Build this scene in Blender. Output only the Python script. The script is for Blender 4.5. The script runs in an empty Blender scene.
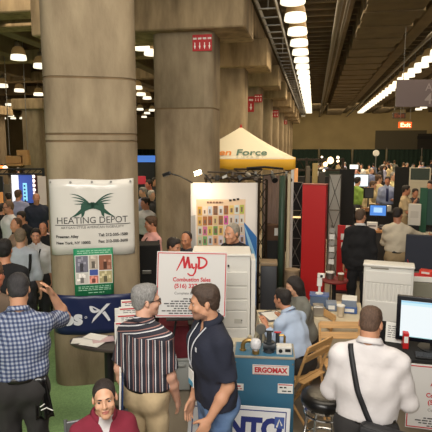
import bpy, bmesh, math, random
import numpy as np
from mathutils import Vector, Matrix, Euler
from mathutils.bvhtree import BVHTree
random.seed(7)
SC = bpy.context.scene
COL = SC.collection
PI = math.pi
R = math.radians

# ------------------------------------------------------------------ camera
CH, FPX, PITCH, YAW = 2.6, 500.0, R(7.74), R(11.0)
cam_data = bpy.data.cameras.new('camera')
cam = bpy.data.objects.new('camera', cam_data)
COL.objects.link(cam)
cam_data.sensor_width = 36.0
cam_data.lens = FPX / 432.0 * 36.0
cam_data.clip_end = 200
cam.location = (0, 0, CH)
cam.rotation_euler = (PI / 2 - PITCH, 0, YAW)
SC.camera = cam
cR = Vector((math.cos(YAW), math.sin(YAW), 0))
cF = Vector((-math.sin(YAW) * math.cos(PITCH), math.cos(YAW) * math.cos(PITCH), -math.sin(PITCH)))
cU = Vector((-math.sin(YAW) * math.sin(PITCH), math.cos(YAW) * math.sin(PITCH), math.cos(PITCH)))

def at(px, z, h=0.0):
    """World point at optical depth z (m), in the picture column px, at height h."""
    v = ((h - CH) / z + math.sin(PITCH)) / math.cos(PITCH)
    return Vector((0, 0, CH)) + z * ((px - 216) / FPX * cR + v * cU + cF)
def hgt(py, z):
    return CH + z * ((216 - py) / FPX * math.cos(PITCH) - math.sin(PITCH))
def gp(px, z, h=1.0):
    """the floor point under the point seen in column px at depth z and height h"""
    p = at(px, z, h); p.z = 0
    return p
def facing(px):
    """z rotation that turns an object's front (-Y) to the viewer."""
    return YAW + math.atan((216 - px) / FPX)

# ------------------------------------------------------------------ world, lights, exposure
w = bpy.data.worlds.new('world'); SC.world = w; w.use_nodes = True
bg = w.node_tree.nodes['Background']
bg.inputs[0].default_value = (1.0, 0.93, 0.82, 1); bg.inputs[1].default_value = 0.5
SC.view_settings.view_transform = 'Standard'
SC.view_settings.look = 'None'
SC.view_settings.gamma = 1
SC.view_settings.use_curve_mapping = False
SC.view_settings.exposure = 0.0

def area(name, loc, target, size, power, color, size_y=None):
    d = bpy.data.lights.new(name, 'AREA'); d.energy = power; d.color = color
    d.shape = 'RECTANGLE'; d.size = size; d.size_y = size_y or size
    o = bpy.data.objects.new(name, d); COL.objects.link(o)
    o.location = loc
    o.rotation_euler = (Vector(target) - Vector(loc)).to_track_quat('-Z', 'Y').to_euler()
    return o
# added unseen fill behind and above the viewer, for the neutral foreground light
area('foreground_fill', (-0.6, -1.2, 5.3), (-0.6, 4.5, 0.8), 4.0, 430, (1.0, 0.95, 0.87), 2.5)
area('bay_fill', (0.2, 4.2, 5.5), (0.2, 4.2, 0), 3.5, 130, (1.0, 0.88, 0.70), 2.5)  # added fill above the foreground, no fixture modelled
area('hall_fill', (1.6, 11.0, 5.5), (1.6, 11.0, 0), 4.0, 190, (1.0, 0.80, 0.55), 6.0)  # added area light backing up the lamp rows over the hall
area('left_hall_fill', (-5.2, 9.5, 5.5), (-5.2, 9.5, 0), 4.0, 230, (1.0, 0.82, 0.60), 6.0)  # added fill for the left side, no fixture of its own
area('far_hall_fill', (2.0, 26.0, 5.2), (2.0, 26.0, 0), 8.0, 520, (1.0, 0.80, 0.54), 16.0)  # added fill under the far lamp rows, brightens the background
area('back_wall_fill', (1.0, 38.0, 5.2), (1.0, 44.5, 2.2), 16.0, 520, (1.0, 0.82, 0.56), 3.0)  # added unseen light, tilted to brighten the back wall
area('left_far_fill', (-11.0, 20.0, 5.3), (-10.0, 20.5, 1.0), 10.0, 420, (1.0, 0.82, 0.58), 8.0)  # added unseen light, lifts the dim far end of the left hall
# the compact flash at the camera
fl = bpy.data.lights.new('camera_flash', 'SPOT'); fl.energy = 75; fl.color = (1.0, 0.98, 0.96)
fl.spot_size = R(62); fl.spot_blend = 0.6; fl.shadow_soft_size = 0.03
flo = bpy.data.objects.new('camera_flash', fl); COL.objects.link(flo)
flo.location = (0.02, -0.03, CH + 0.10); flo.rotation_euler = cam.rotation_euler

# ------------------------------------------------------------------ materials
def lin(c):
    return tuple(((v / 255) / 12.92 if v / 255 <= 0.04045 else ((v / 255 + 0.055) / 1.055) ** 2.4) for v in c)
_mats = {}
def mat(name, rgb, rough=0.6, metal=0.0, var=0.0, vscale=6.0, bump=0.0, bscale=40.0, emit=0.0, stretch=None,
        coat=0.0, alpha=None, erg=None, rgb2=None):
    if name in _mats: return _mats[name]
    m = bpy.data.materials.new(name); m.use_nodes = True
    nt = m.node_tree; b = nt.nodes['Principled BSDF']
    c = lin(rgb)
    b.inputs['Base Color'].default_value = (*c, 1)
    b.inputs['Roughness'].default_value = rough
    b.inputs['Metallic'].default_value = metal
    if coat: b.inputs['Coat Weight'].default_value = coat
    if alpha is not None: b.inputs['Alpha'].default_value = alpha
    if emit:
        b.inputs['Emission Color'].default_value = (*lin(erg or rgb), 1)
        b.inputs['Emission Strength'].default_value = emit
    if var or bump:
        tc = nt.nodes.new('ShaderNodeTexCoord'); mp = nt.nodes.new('ShaderNodeMapping')
        nt.links.new(tc.outputs['Object'], mp.inputs[0])
        if stretch: mp.inputs['Scale'].default_value = stretch
    if var:
        n = nt.nodes.new('ShaderNodeTexNoise'); n.inputs['Scale'].default_value = vscale
        n.inputs['Detail'].default_value = 6
        nt.links.new(mp.outputs[0], n.inputs['Vector'])
        r = nt.nodes.new('ShaderNodeValToRGB')
        lo = lin(rgb2) if rgb2 else tuple(v * (1 - var) for v in c)
        hi = tuple(min(1, v * (1 + var)) for v in c)
        r.color_ramp.elements[0].position = 0.3; r.color_ramp.elements[1].position = 0.7
        r.color_ramp.elements[0].color = (*lo, 1); r.color_ramp.elements[1].color = (*hi, 1)
        nt.links.new(n.outputs['Fac'], r.inputs[0]); nt.links.new(r.outputs[0], b.inputs['Base Color'])
    if bump:
        n2 = nt.nodes.new('ShaderNodeTexNoise'); n2.inputs['Scale'].default_value = bscale
        bp = nt.nodes.new('ShaderNodeBump'); bp.inputs['Strength'].default_value = bump
        bp.inputs['Distance'].default_value = 0.01
        nt.links.new(mp.outputs[0], n2.inputs['Vector'])
        nt.links.new(n2.outputs['Fac'], bp.inputs['Height']); nt.links.new(bp.outputs[0], b.inputs['Normal'])
    _mats[name] = m
    return m

def cloth(name, rgb, rough=0.9, var=0.12):
    return mat('cloth ' + name, rgb, rough, var=var, vscale=9, bump=0.45, bscale=18)

def _math(nt, op, a, b=None, c=None):
    n = nt.nodes.new('ShaderNodeMath'); n.operation = op
    for i, v in enumerate((a, b, c)):
        if v is None: continue
        if isinstance(v, (int, float)): n.inputs[i].default_value = v
        else: nt.links.new(v, n.inputs[i])
    return n.outputs[0]

def stripes_mat(name, rgbs, stops, period, kind='stripe', yoke=None):
    m = bpy.data.materials.new(name); m.use_nodes = True
    nt = m.node_tree; b = nt.nodes['Principled BSDF']; b.inputs['Roughness'].default_value = 0.85
    tc = nt.nodes.new('ShaderNodeTexCoord'); sx = nt.nodes.new('ShaderNodeSeparateXYZ')
    nt.links.new(tc.outputs['Object'], sx.inputs[0])
    x, y, z = sx.outputs
    u = _math(nt, 'ADD', x, _math(nt, 'MULTIPLY', y, 0.55))
    if kind == 'stripe':
        if yoke:
            k = _math(nt, 'GREATER_THAN', z, yoke)
            v = _math(nt, 'ADD', z, _math(nt, 'MULTIPLY', x, 0.25))
            u = _math(nt, 'ADD', _math(nt, 'MULTIPLY', u, _math(nt, 'SUBTRACT', 1.0, k)), _math(nt, 'MULTIPLY', v, k))
        f = _math(nt, 'FRACT', _math(nt, 'DIVIDE', _math(nt, 'ADD', u, 5.0), period))
        r = nt.nodes.new('ShaderNodeValToRGB'); r.color_ramp.interpolation = 'CONSTANT'
        e = r.color_ramp.elements
        e[0].position = 0; e[0].color = (*lin(rgbs[0]), 1)
        e[1].position = stops[1]; e[1].color = (*lin(rgbs[1]), 1)
        for s, c in list(zip(stops, rgbs))[2:]:
            q = e.new(s); q.color = (*lin(c), 1)
        nt.links.new(f, r.inputs[0]); nt.links.new(r.outputs[0], b.inputs['Base Color'])
    else:
        fx = _math(nt, 'LESS_THAN', _math(nt, 'FRACT', _math(nt, 'DIVIDE', _math(nt, 'ADD', u, 5.0), period)), 0.5)
        fz = _math(nt, 'LESS_THAN', _math(nt, 'FRACT', _math(nt, 'DIVIDE', z, period)), 0.5)
        s = _math(nt, 'MULTIPLY', _math(nt, 'ADD', fx, fz), 0.5)
        r = nt.nodes.new('ShaderNodeValToRGB')
        e = r.color_ramp.elements
        e[0].color = (*lin(rgbs[0]), 1); e[1].color = (*lin(rgbs[2]), 1)
        q = e.new(0.5); q.color = (*lin(rgbs[1]), 1)
        nt.links.new(s, r.inputs[0]); nt.links.new(r.outputs[0], b.inputs['Base Color'])
    n2 = nt.nodes.new('ShaderNodeTexNoise'); n2.inputs['Scale'].default_value = 22
    bp = nt.nodes.new('ShaderNodeBump'); bp.inputs['Strength'].default_value = 0.25; bp.inputs['Distance'].default_value = 0.01
    nt.links.new(tc.outputs['Object'], n2.inputs['Vector'])
    nt.links.new(n2.outputs['Fac'], bp.inputs['Height']); nt.links.new(bp.outputs[0], b.inputs['Normal'])
    return m

WHITE = mat('white enamel', (226, 224, 218), 0.4)
PAPER = mat('white paper', (228, 226, 220), 0.7)
BLACK = mat('black plastic', (22, 22, 24), 0.45)
MBLACK = mat('matt black', (20, 20, 20), 0.85)
CHROME = mat('chrome', (200, 200, 200), 0.15, 1.0)
STEEL = mat('dull steel', (140, 138, 132), 0.4, 0.8)
WOOD = mat('pale wood', (196, 152, 98), 0.55, var=0.2, vscale=4, stretch=(1, 1, 12))
BROWNWOOD = mat('brown wood', (140, 96, 55), 0.6, var=0.2, vscale=4)
CONC = mat('concrete', (146, 131, 106), 0.85, var=0.20, vscale=2.6, bump=0.35, bscale=34, stretch=(1.6, 1.6, 0.55), rgb2=(116, 100, 78))
CONCB = mat('beam concrete', (156, 136, 104), 0.85, var=0.2, vscale=3, bump=0.3, bscale=30, stretch=(2, 2, .5), rgb2=(118, 100, 74))
SEAM = mat('formwork seam', (112, 92, 66), 0.9, var=0.2)
RED = mat('red paint', (190, 22, 24), 0.5)
NAVY = mat('navy vinyl', (24, 34, 74), 0.35, var=0.06)
CREAMCLOTH = mat('cream cloth', (206, 192, 164), 0.9, var=0.06, bump=0.2, bscale=12)

# ------------------------------------------------------------------ mesh helpers
def link_mesh(name, me, parent=None, loc=None):
    o = bpy.data.objects.new(name, me); COL.objects.link(o)
    if parent is not None: o.parent = parent
    if loc is not None: o.location = loc
    return o

class MB:
    """Collects simple solids; build() links them as ONE mesh object."""
    def __init__(s): s.v = []; s.f = []; s.m = []; s.mi = 0
    def add(s, vs, fs):
        o = len(s.v); s.v += [tuple(v) for v in vs]
        s.f += [tuple(i + o for i in f) for f in fs]; s.m += [s.mi] * len(fs); return s
    def slot(s, i): s.mi = i; return s
    def box(s, c, size, rot=None, bev=0.0, seg=2):
        bm = bmesh.new(); bmesh.ops.create_cube(bm, size=1)
        bmesh.ops.scale(bm, vec=size, verts=bm.verts)
        if bev: bmesh.ops.bevel(bm, geom=bm.edges[:], offset=bev, segments=seg, affect='EDGES', profile=0.5)
        M = Matrix.Translation(c)
        if rot is not None: M = M @ Euler(rot).to_matrix().to_4x4()
        bmesh.ops.transform(bm, matrix=M, verts=bm.verts)
        bm.verts.index_update()
        s.add([v.co for v in bm.verts], [[v.index for v in f.verts] for f in bm.faces]); bm.free(); return s
    def tube(s, pts, r, n=8, close=False):
        pts = [Vector(p) for p in pts]; rs = r if isinstance(r, (list, tuple)) else [r] * len(pts)
        vs, fs = [], []; up = None
        for i, p in enumerate(pts):
            t = (pts[min(i + 1, len(pts) - 1)] - pts[max(i - 1, 0)]).normalized()
            if up is None:
                up = Vector((0, 0, 1)) if abs(t.z) < 0.9 else Vector((1, 0, 0))
            a = t.cross(up)
            if a.length < 1e-6: a = t.orthogonal()
            a.normalize(); b = a.cross(t).normalized(); up = b
            for k in range(n):
                q = 2 * PI * k / n
                vs.append(p + rs[i] * (math.cos(q) * a + math.sin(q) * b))
        for i in range(len(pts) - 1):
            for k in range(n):
                k2 = (k + 1) % n
                fs.append((i * n + k, i * n + k2, (i + 1) * n + k2, (i + 1) * n + k))
        fs.append(tuple(range(n - 1, -1, -1))); L = (len(pts) - 1) * n
        fs.append(tuple(range(L, L + n)))
        return s.add(vs, fs)
    def cyl(s, a, b, r1, r2=None, n=20): return s.tube([a, b], [r1, r1 if r2 is None else r2], n)
    def lathe(s, prof, c=(0, 0, 0), n=24):
        vs, fs = [], []
        for (r, z) in prof:
            for k in range(n):
                q = 2 * PI * k / n; vs.append((c[0] + r * math.cos(q), c[1] + r * math.sin(q), c[2] + z))
        for i in range(len(prof) - 1):
            for k in range(n):
                k2 = (k + 1) % n
                fs.append((i * n + k, i * n + k2, (i + 1) * n + k2, (i + 1) * n + k))
        fs.append(tuple(range(n - 1, -1, -1))); L = (len(prof) - 1) * n
        fs.append(tuple(range(L, L + n)))
        return s.add(vs, fs)
    def sheet(s, fn, nu, nv, th=0.004):
        """fn(u,v)->(point, normal); a thick sheet."""
        A, B = [], []
        for j in range(nv + 1):
            for i in range(nu + 1):
                p, n = fn(i / nu, j / nv); p = Vector(p); n = Vector(n).normalized()
                A.append(p + n * th / 2); B.append(p - n * th / 2)
        N = len(A); W = nu + 1; fs = []
        for j in range(nv):
            for i in range(nu):
                a = j * W + i; fs.append((a, a + 1, a + 1 + W, a + W)); fs.append((N + a, N + a + W, N + a + 1 + W, N + a + 1))
        for i in range(nu):
            a = i; fs.append((a, N + a, N + a + 1, a + 1)); a = nv * W + i; fs.append((a, a + 1, N + a + 1, N + a))
        for j in range(nv):
            a = j * W; fs.append((a, a + W, N + a + W, N + a)); a = j * W + nu; fs.append((a, N + a, N + a + W, a + W))
        return s.add(A + B, fs)
    def poly(s, pts, th=0.003, axis='y', at_=0.0):
        """flat outline in x,z extruded along y (front at at_)."""
        n = len(pts)
        vs = [(x, at_, z) for x, z in pts] + [(x, at_ + th, z) for x, z in pts]
        fs = [tuple(range(n)), tuple(range(2 * n - 1, n - 1, -1))]
        fs += [(i, i + n, (i + 1) % n + n, (i + 1) % n) for i in range(n)]
        return s.add(vs, fs)
    def build(s, name, mats, parent=None, loc=None, smooth=False, rotz=None, rot=None):
        me = bpy.data.meshes.new(name); me.from_pydata(s.v, [], s.f)
        if not isinstance(mats, (list, tuple)): mats = [mats]
        for m in mats: me.materials.append(m)
        if len(mats) > 1: me.polygons.foreach_set('material_index', s.m)
        bm = bmesh.new(); bm.from_mesh(me); bmesh.ops.recalc_face_normals(bm, faces=bm.faces); bm.to_mesh(me); bm.free()
        if smooth: me.shade_smooth() if smooth is True else me.set_sharp_from_angle(angle=R(smooth)) or None
        if smooth and smooth is not True:
            me.polygons.foreach_set('use_smooth', [True] * len(me.polygons))
        o = link_mesh(name, me, parent, loc)
        if rotz is not None: o.rotation_euler = (0, 0, rotz)
        if rot is not None: o.rotation_euler = rot
        return o

_glyphs = {}
def text_geo(txt, size, bold=0.0, align='CENTER', shear=0.0, sx=1.0, spacing=1.0):
    key = (txt, size, bold, align, shear, sx, spacing)
    if key in _glyphs: return _glyphs[key]
    cu = bpy.data.curves.new('glyphs', 'FONT'); cu.body = txt; cu.size = size; cu.align_x = align
    cu.offset = bold; cu.shear = shear; cu.resolution_u = 3; cu.space_character = spacing
    o = bpy.data.objects.new('glyphs', cu); COL.objects.link(o)
    dg = bpy.context.evaluated_depsgraph_get(); dg.update()
    me = o.evaluated_get(dg).to_mesh()
    vs = [(v.co.x * sx, v.co.y) for v in me.vertices]; fs = [tuple(p.vertices) for p in me.polygons]
    o.evaluated_get(dg).to_mesh_clear(); bpy.data.objects.remove(o); bpy.data.curves.remove(cu)
    _glyphs[key] = (vs, fs); return vs, fs
def put_text(mb, txt, size, x, z, y=-0.004, warp=None, **k):
    """lettering in the x,z plane, front -Y; centred on x unless aligned otherwise."""
    vs, fs = text_geo(txt, size, **k)
    mb.add([(x + a, y, z + b) if warp is None else warp(x + a, z + b) for a, b in vs], fs); return mb
def bars(mb, x0, x1, z, h, y=-0.004, seed=0, warp=None):
    """a line of print too small to read: a row of word-length dashes."""
    rn = random.Random(seed); x = x0
    while x < x1:
        wl = min(rn.uniform(.018, .05), x1 - x)
        if wl > .006:
            q = [(x, z), (x + wl, z), (x + wl, z + h), (x, z + h)]
            mb.add([(a, y, b) if warp is None else warp(a, b) for a, b in q], [(0, 1, 2, 3)])
        x += wl + .010
    return mb

def tag(o, label, cat, group=None, kind=None):
    o['label'] = label; o['category'] = cat
    if group: o['group'] = group
    if kind: o['kind'] = kind
    return o
def thing(name, label, cat, loc=(0, 0, 0), rotz=0.0, group=None):
    o = bpy.data.objects.new(name, None); COL.objects.link(o); o.empty_display_size = 0.1
    o.location = loc; o.rotation_euler = (0, 0, rotz)
    return tag(o, label, cat, group)
def struct(o):
    o['kind'] = 'structure'; return o
def dup(root, loc=None, rotz=None, label=None, group=None):
    """a copy of a thing with copies of its parts and sub-parts"""
    c = root.copy(); COL.objects.link(c)
    if loc is not None: c.location = loc
    if rotz is not None: c.rotation_euler = (0, 0, rotz)
    if label: c['label'] = label
    if group: c['group'] = group
    for ch in list(root.children):
        d = ch.copy(); COL.objects.link(d); d.parent = c
        for g in list(ch.children):
            e = g.copy(); COL.objects.link(e); e.parent = d
    return c
# ------------------------------------------------------------------ figures: one implicit surface each
def surfnet(D, org, h):
    S = D < 0
    nx, ny, nz = D.shape
    c = np.zeros((nx - 1, ny - 1, nz - 1), np.uint8)
    for dx in (0, 1):
        for dy in (0, 1):
            for dz in (0, 1):
                c += S[dx:nx - 1 + dx, dy:ny - 1 + dy, dz:nz - 1 + dz]
    act = np.argwhere((c > 0) & (c < 8))
    idx = -np.ones(c.shape, np.int64); idx[tuple(act.T)] = np.arange(len(act))
    acc = np.zeros((len(act), 3)); cnt = np.zeros(len(act))
    cor = [(a, b, d) for a in (0, 1) for b in (0, 1) for d in (0, 1)]
    for p in cor:
        for ax in range(3):
            if p[ax]: continue
            q = list(p); q[ax] = 1
            ip = tuple((act + np.array(p)).T); iq = tuple((act + np.array(q)).T)
            d0 = D[ip]; d1 = D[iq]; m = (d0 < 0) != (d1 < 0)
            den = np.where(m, d0 - d1, 1.0)
            t = np.where(m, d0 / den, 0)
            pos = np.array(p, float)[None].repeat(len(act), 0); pos[:, ax] += t
            acc += pos * m[:, None]; cnt += m
    V = (act + acc / np.maximum(cnt, 1)[:, None]) * h + org
    quads = []
    for ax in range(3):
        a1, a2 = (ax + 1) % 3, (ax + 2) % 3
        sl0 = [slice(None)] * 3; sl1 = [slice(None)] * 3
        sl0[ax] = slice(0, -1); sl1[ax] = slice(1, None)
        A = S[tuple(sl0)]; B = S[tuple(sl1)]
        e = np.argwhere(A != B)
        if not len(e): continue
        ok = (e[:, a1] > 0) & (e[:, a2] > 0) & (e[:, a1] < D.shape[a1] - 1) & (e[:, a2] < D.shape[a2] - 1)
        e = e[ok]; ins = A[tuple(e.T)]
        def cell(o1, o2):
            k = e.copy(); k[:, a1] += o1; k[:, a2] += o2; return idx[tuple(k.T)]
        q = np.stack([cell(-1, -1), cell(0, -1), cell(0, 0), cell(-1, 0)], 1)
        q[~ins] = q[~ins][:, ::-1]
        quads.append(q)
    return V, np.concatenate(quads)

class Field:
    def __init__(s): s.p = []
    def cone(s, a, b, ra, rb, k=0.03, flat=False, op='u', squash=None):
        s.p.append(('c', np.array(a, float), np.array(b, float), ra, rb, k, flat, op, squash)); return s
    def ell(s, c, r, M=None, k=0.03, op='u'):
        s.p.append(('e', np.array(c, float), np.array(r, float), np.array(M if M is not None else np.eye(3), float), k, op)); return s
    def copy(s):
        f = Field(); f.p = list(s.p); return f
    def mesh(s, h, name, cuts=(), wrinkle=None, inflate=0.0):
        lo = np.full(3, 1e9); hi = -lo
        boxes = []
        for p in s.p:
            if p[0] == 'c':
                r = max(p[3], p[4]) * (max(1, p[8][1]) if p[8] else 1); l = np.minimum(p[1], p[2]) - r; u = np.maximum(p[1], p[2]) + r; k = p[5]
            else:
                r = np.abs(p[3]) @ p[2]; l = p[1] - r; u = p[1] + r; k = p[4]
            m = k + inflate + 3 * h; boxes.append((l - m, u + m))
            if (p[7] if p[0] == 'c' else p[5]) == 'u':
                lo = np.minimum(lo, l - inflate); hi = np.maximum(hi, u + inflate)
        lo -= 3 * h; hi += 3 * h
        n = np.ceil((hi - lo) / h).astype(int) + 1
        D = np.full(n, 0.2, np.float32)
        ax = [lo[i] + h * np.arange(n[i]) for i in range(3)]
        for p, (l, u) in zip(s.p, boxes):
            i0 = np.maximum(np.floor((l - lo) / h).astype(int), 0); i1 = np.minimum(np.ceil((u - lo) / h).astype(int) + 1, n)
            if np.any(i1 <= i0): continue
            X, Y, Z = np.meshgrid(ax[0][i0[0]:i1[0]], ax[1][i0[1]:i1[1]], ax[2][i0[2]:i1[2]], indexing='ij', sparse=True)
            if p[0] == 'c':
                _, a, b, ra, rb, k, flat, op, sq = p
                ba = b - a; L2 = ba @ ba
                t = ((X - a[0]) * ba[0] + (Y - a[1]) * ba[1] + (Z - a[2]) * ba[2]) / L2
                tc = np.clip(t, 0, 1)
                dx = X - a[0] - tc * ba[0]; dy = Y - a[1] - tc * ba[1]; dz = Z - a[2] - tc * ba[2]
                dd = dx * dx + dy * dy + dz * dz
                if sq:
                    nv, f = sq; nv = np.array(nv, float); nv = nv / np.linalg.norm(nv)
                    q = dx * nv[0] + dy * nv[1] + dz * nv[2]
                    dd = dd + q * q * (1 / (f * f) - 1)
                d = np.sqrt(dd) - (ra + (rb - ra) * tc)
                if flat: d = np.maximum(d, (t - 1) * math.sqrt(L2))
            else:
                _, c, r, M, k, op = p
                x = X - c[0]; y = Y - c[1]; z = Z - c[2]
                q0 = (M[0, 0] * x + M[1, 0] * y + M[2, 0] * z) / r[0]
                q1 = (M[0, 1] * x + M[1, 1] * y + M[2, 1] * z) / r[1]
                q2 = (M[0, 2] * x + M[1, 2] * y + M[2, 2] * z) / r[2]
                k0 = np.sqrt(q0 * q0 + q1 * q1 + q2 * q2)
                k1 = np.sqrt((q0 / r[0]) ** 2 + (q1 / r[1]) ** 2 + (q2 / r[2]) ** 2) + 1e-9
                d = k0 * (k0 - 1) / k1
            d = d - inflate if op == 'u' else d
            sub = D[i0[0]:i1[0], i0[1]:i1[1], i0[2]:i1[2]]
            if op == 'u':
                if k > 0:
                    hh = np.clip(0.5 + 0.5 * (sub - d) / k, 0, 1)
                    sub[...] = sub * (1 - hh) + d * hh - k * hh * (1 - hh)
                else: sub[...] = np.minimum(sub, d)
            else:
                if k > 0:
                    hh = np.clip(0.5 - 0.5 * (sub + d) / k, 0, 1)
                    sub[...] = sub * (1 - hh) - d * hh + k * hh * (1 - hh)
                else: sub[...] = np.maximum(sub, -d)
        X, Y, Z = np.meshgrid(*ax, indexing='ij', sparse=True)
        if wrinkle is not None: D += wrinkle(X, Y, Z).astype(np.float32)
        for c in cuts: D = np.maximum(D, c(X, Y, Z).astype(np.float32))
        D[0] = D[-1] = 0.2; D[:, 0] = D[:, -1] = 0.2; D[:, :, 0] = D[:, :, -1] = 0.2
        V, F = surfnet(D, lo, h)
        me = bpy.data.meshes.new(name)
        me.vertices.add(len(V)); me.vertices.foreach_set('co', V.astype(np.float32).ravel())
        me.loops.add(F.size); me.loops.foreach_set('vertex_index', F.astype(np.int32).ravel())
        me.polygons.add(len(F)); me.polygons.foreach_set('loop_start', np.arange(0, F.size, 4, dtype=np.int32))
        me.polygons.foreach_set('use_smooth', np.ones(len(F), bool))
        me.update(calc_edges=True); me.validate()
        return me

def rotm(yaw=0, pitch=0, roll=0):
    """yaw about z, pitch = nodding down, roll = tilt to the figure's left"""
    return np.array((Matrix.Rotation(R(yaw), 3, 'Z') @ Matrix.Rotation(R(pitch), 3, 'X') @ Matrix.Rotation(R(roll), 3, 'Y')))
def nrm(v):
    v = np.array(v, float); return v / np.linalg.norm(v)

HAIRLINES = {  # y (front -, back +) -> lowest z kept, head coordinates
    'short': ([-.12, -.078, -.060, -.049, -.043, -.030, -.026, -.008, .006, .022, .032, .06, .12], [.086, .082, .066, .046, .008, -.002, -.030, -.032, .014, .012, -.035, -.070, -.075]),
    'high': ([-.12, -.05, -.042, -.03, -.026, -.010, .006, .03, .06, .12], [.12, .105, .07, .01, -.03, -.032, .012, -.035, -.07, -.075]),
    'bald': ([-.12, -.02, -.012, .012, .03, .06, .12], [.2, .2, -.02, .01, -.045, -.07, -.075]),
    'pulled': ([-.12, -.064, -.056, -.047, -.036, -.022, -.006, .012, .03, .05, .12], [.105, .097, .074, .044, .010, -.008, -.012, .014, -.03, -.05, -.065]),
    'long': ([-.12, -.075, -.05, -.03, .0, .12], [.07, .066, .03, -.10, -.20, -.26]),
}
SKIN = {}
def skin_mat(rgb):
    if rgb not in SKIN:
        m = mat('skin %d' % len(SKIN), rgb, 0.5, var=0.06, vscale=14)
        m.node_tree.nodes['Principled BSDF'].inputs['Subsurface Weight'].default_value = 0.08
        m.node_tree.nodes['Principled BSDF'].inputs['Subsurface Radius'].default_value = (.02, .008, .004)
        SKIN[rgb] = m
    return SKIN[rgb]
def hair_mat(rgb):
    return mat('hair %d %d %d' % rgb, rgb, 0.6, var=0.35, vscale=60, bump=0.6, bscale=120, stretch=(3, 1, 1))

RELAX = {1: ((.16, .03, -1), (.04, -.22, -1)), -1: ((-.16, .03, -1), (-.04, -.22, -1))}

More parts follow.
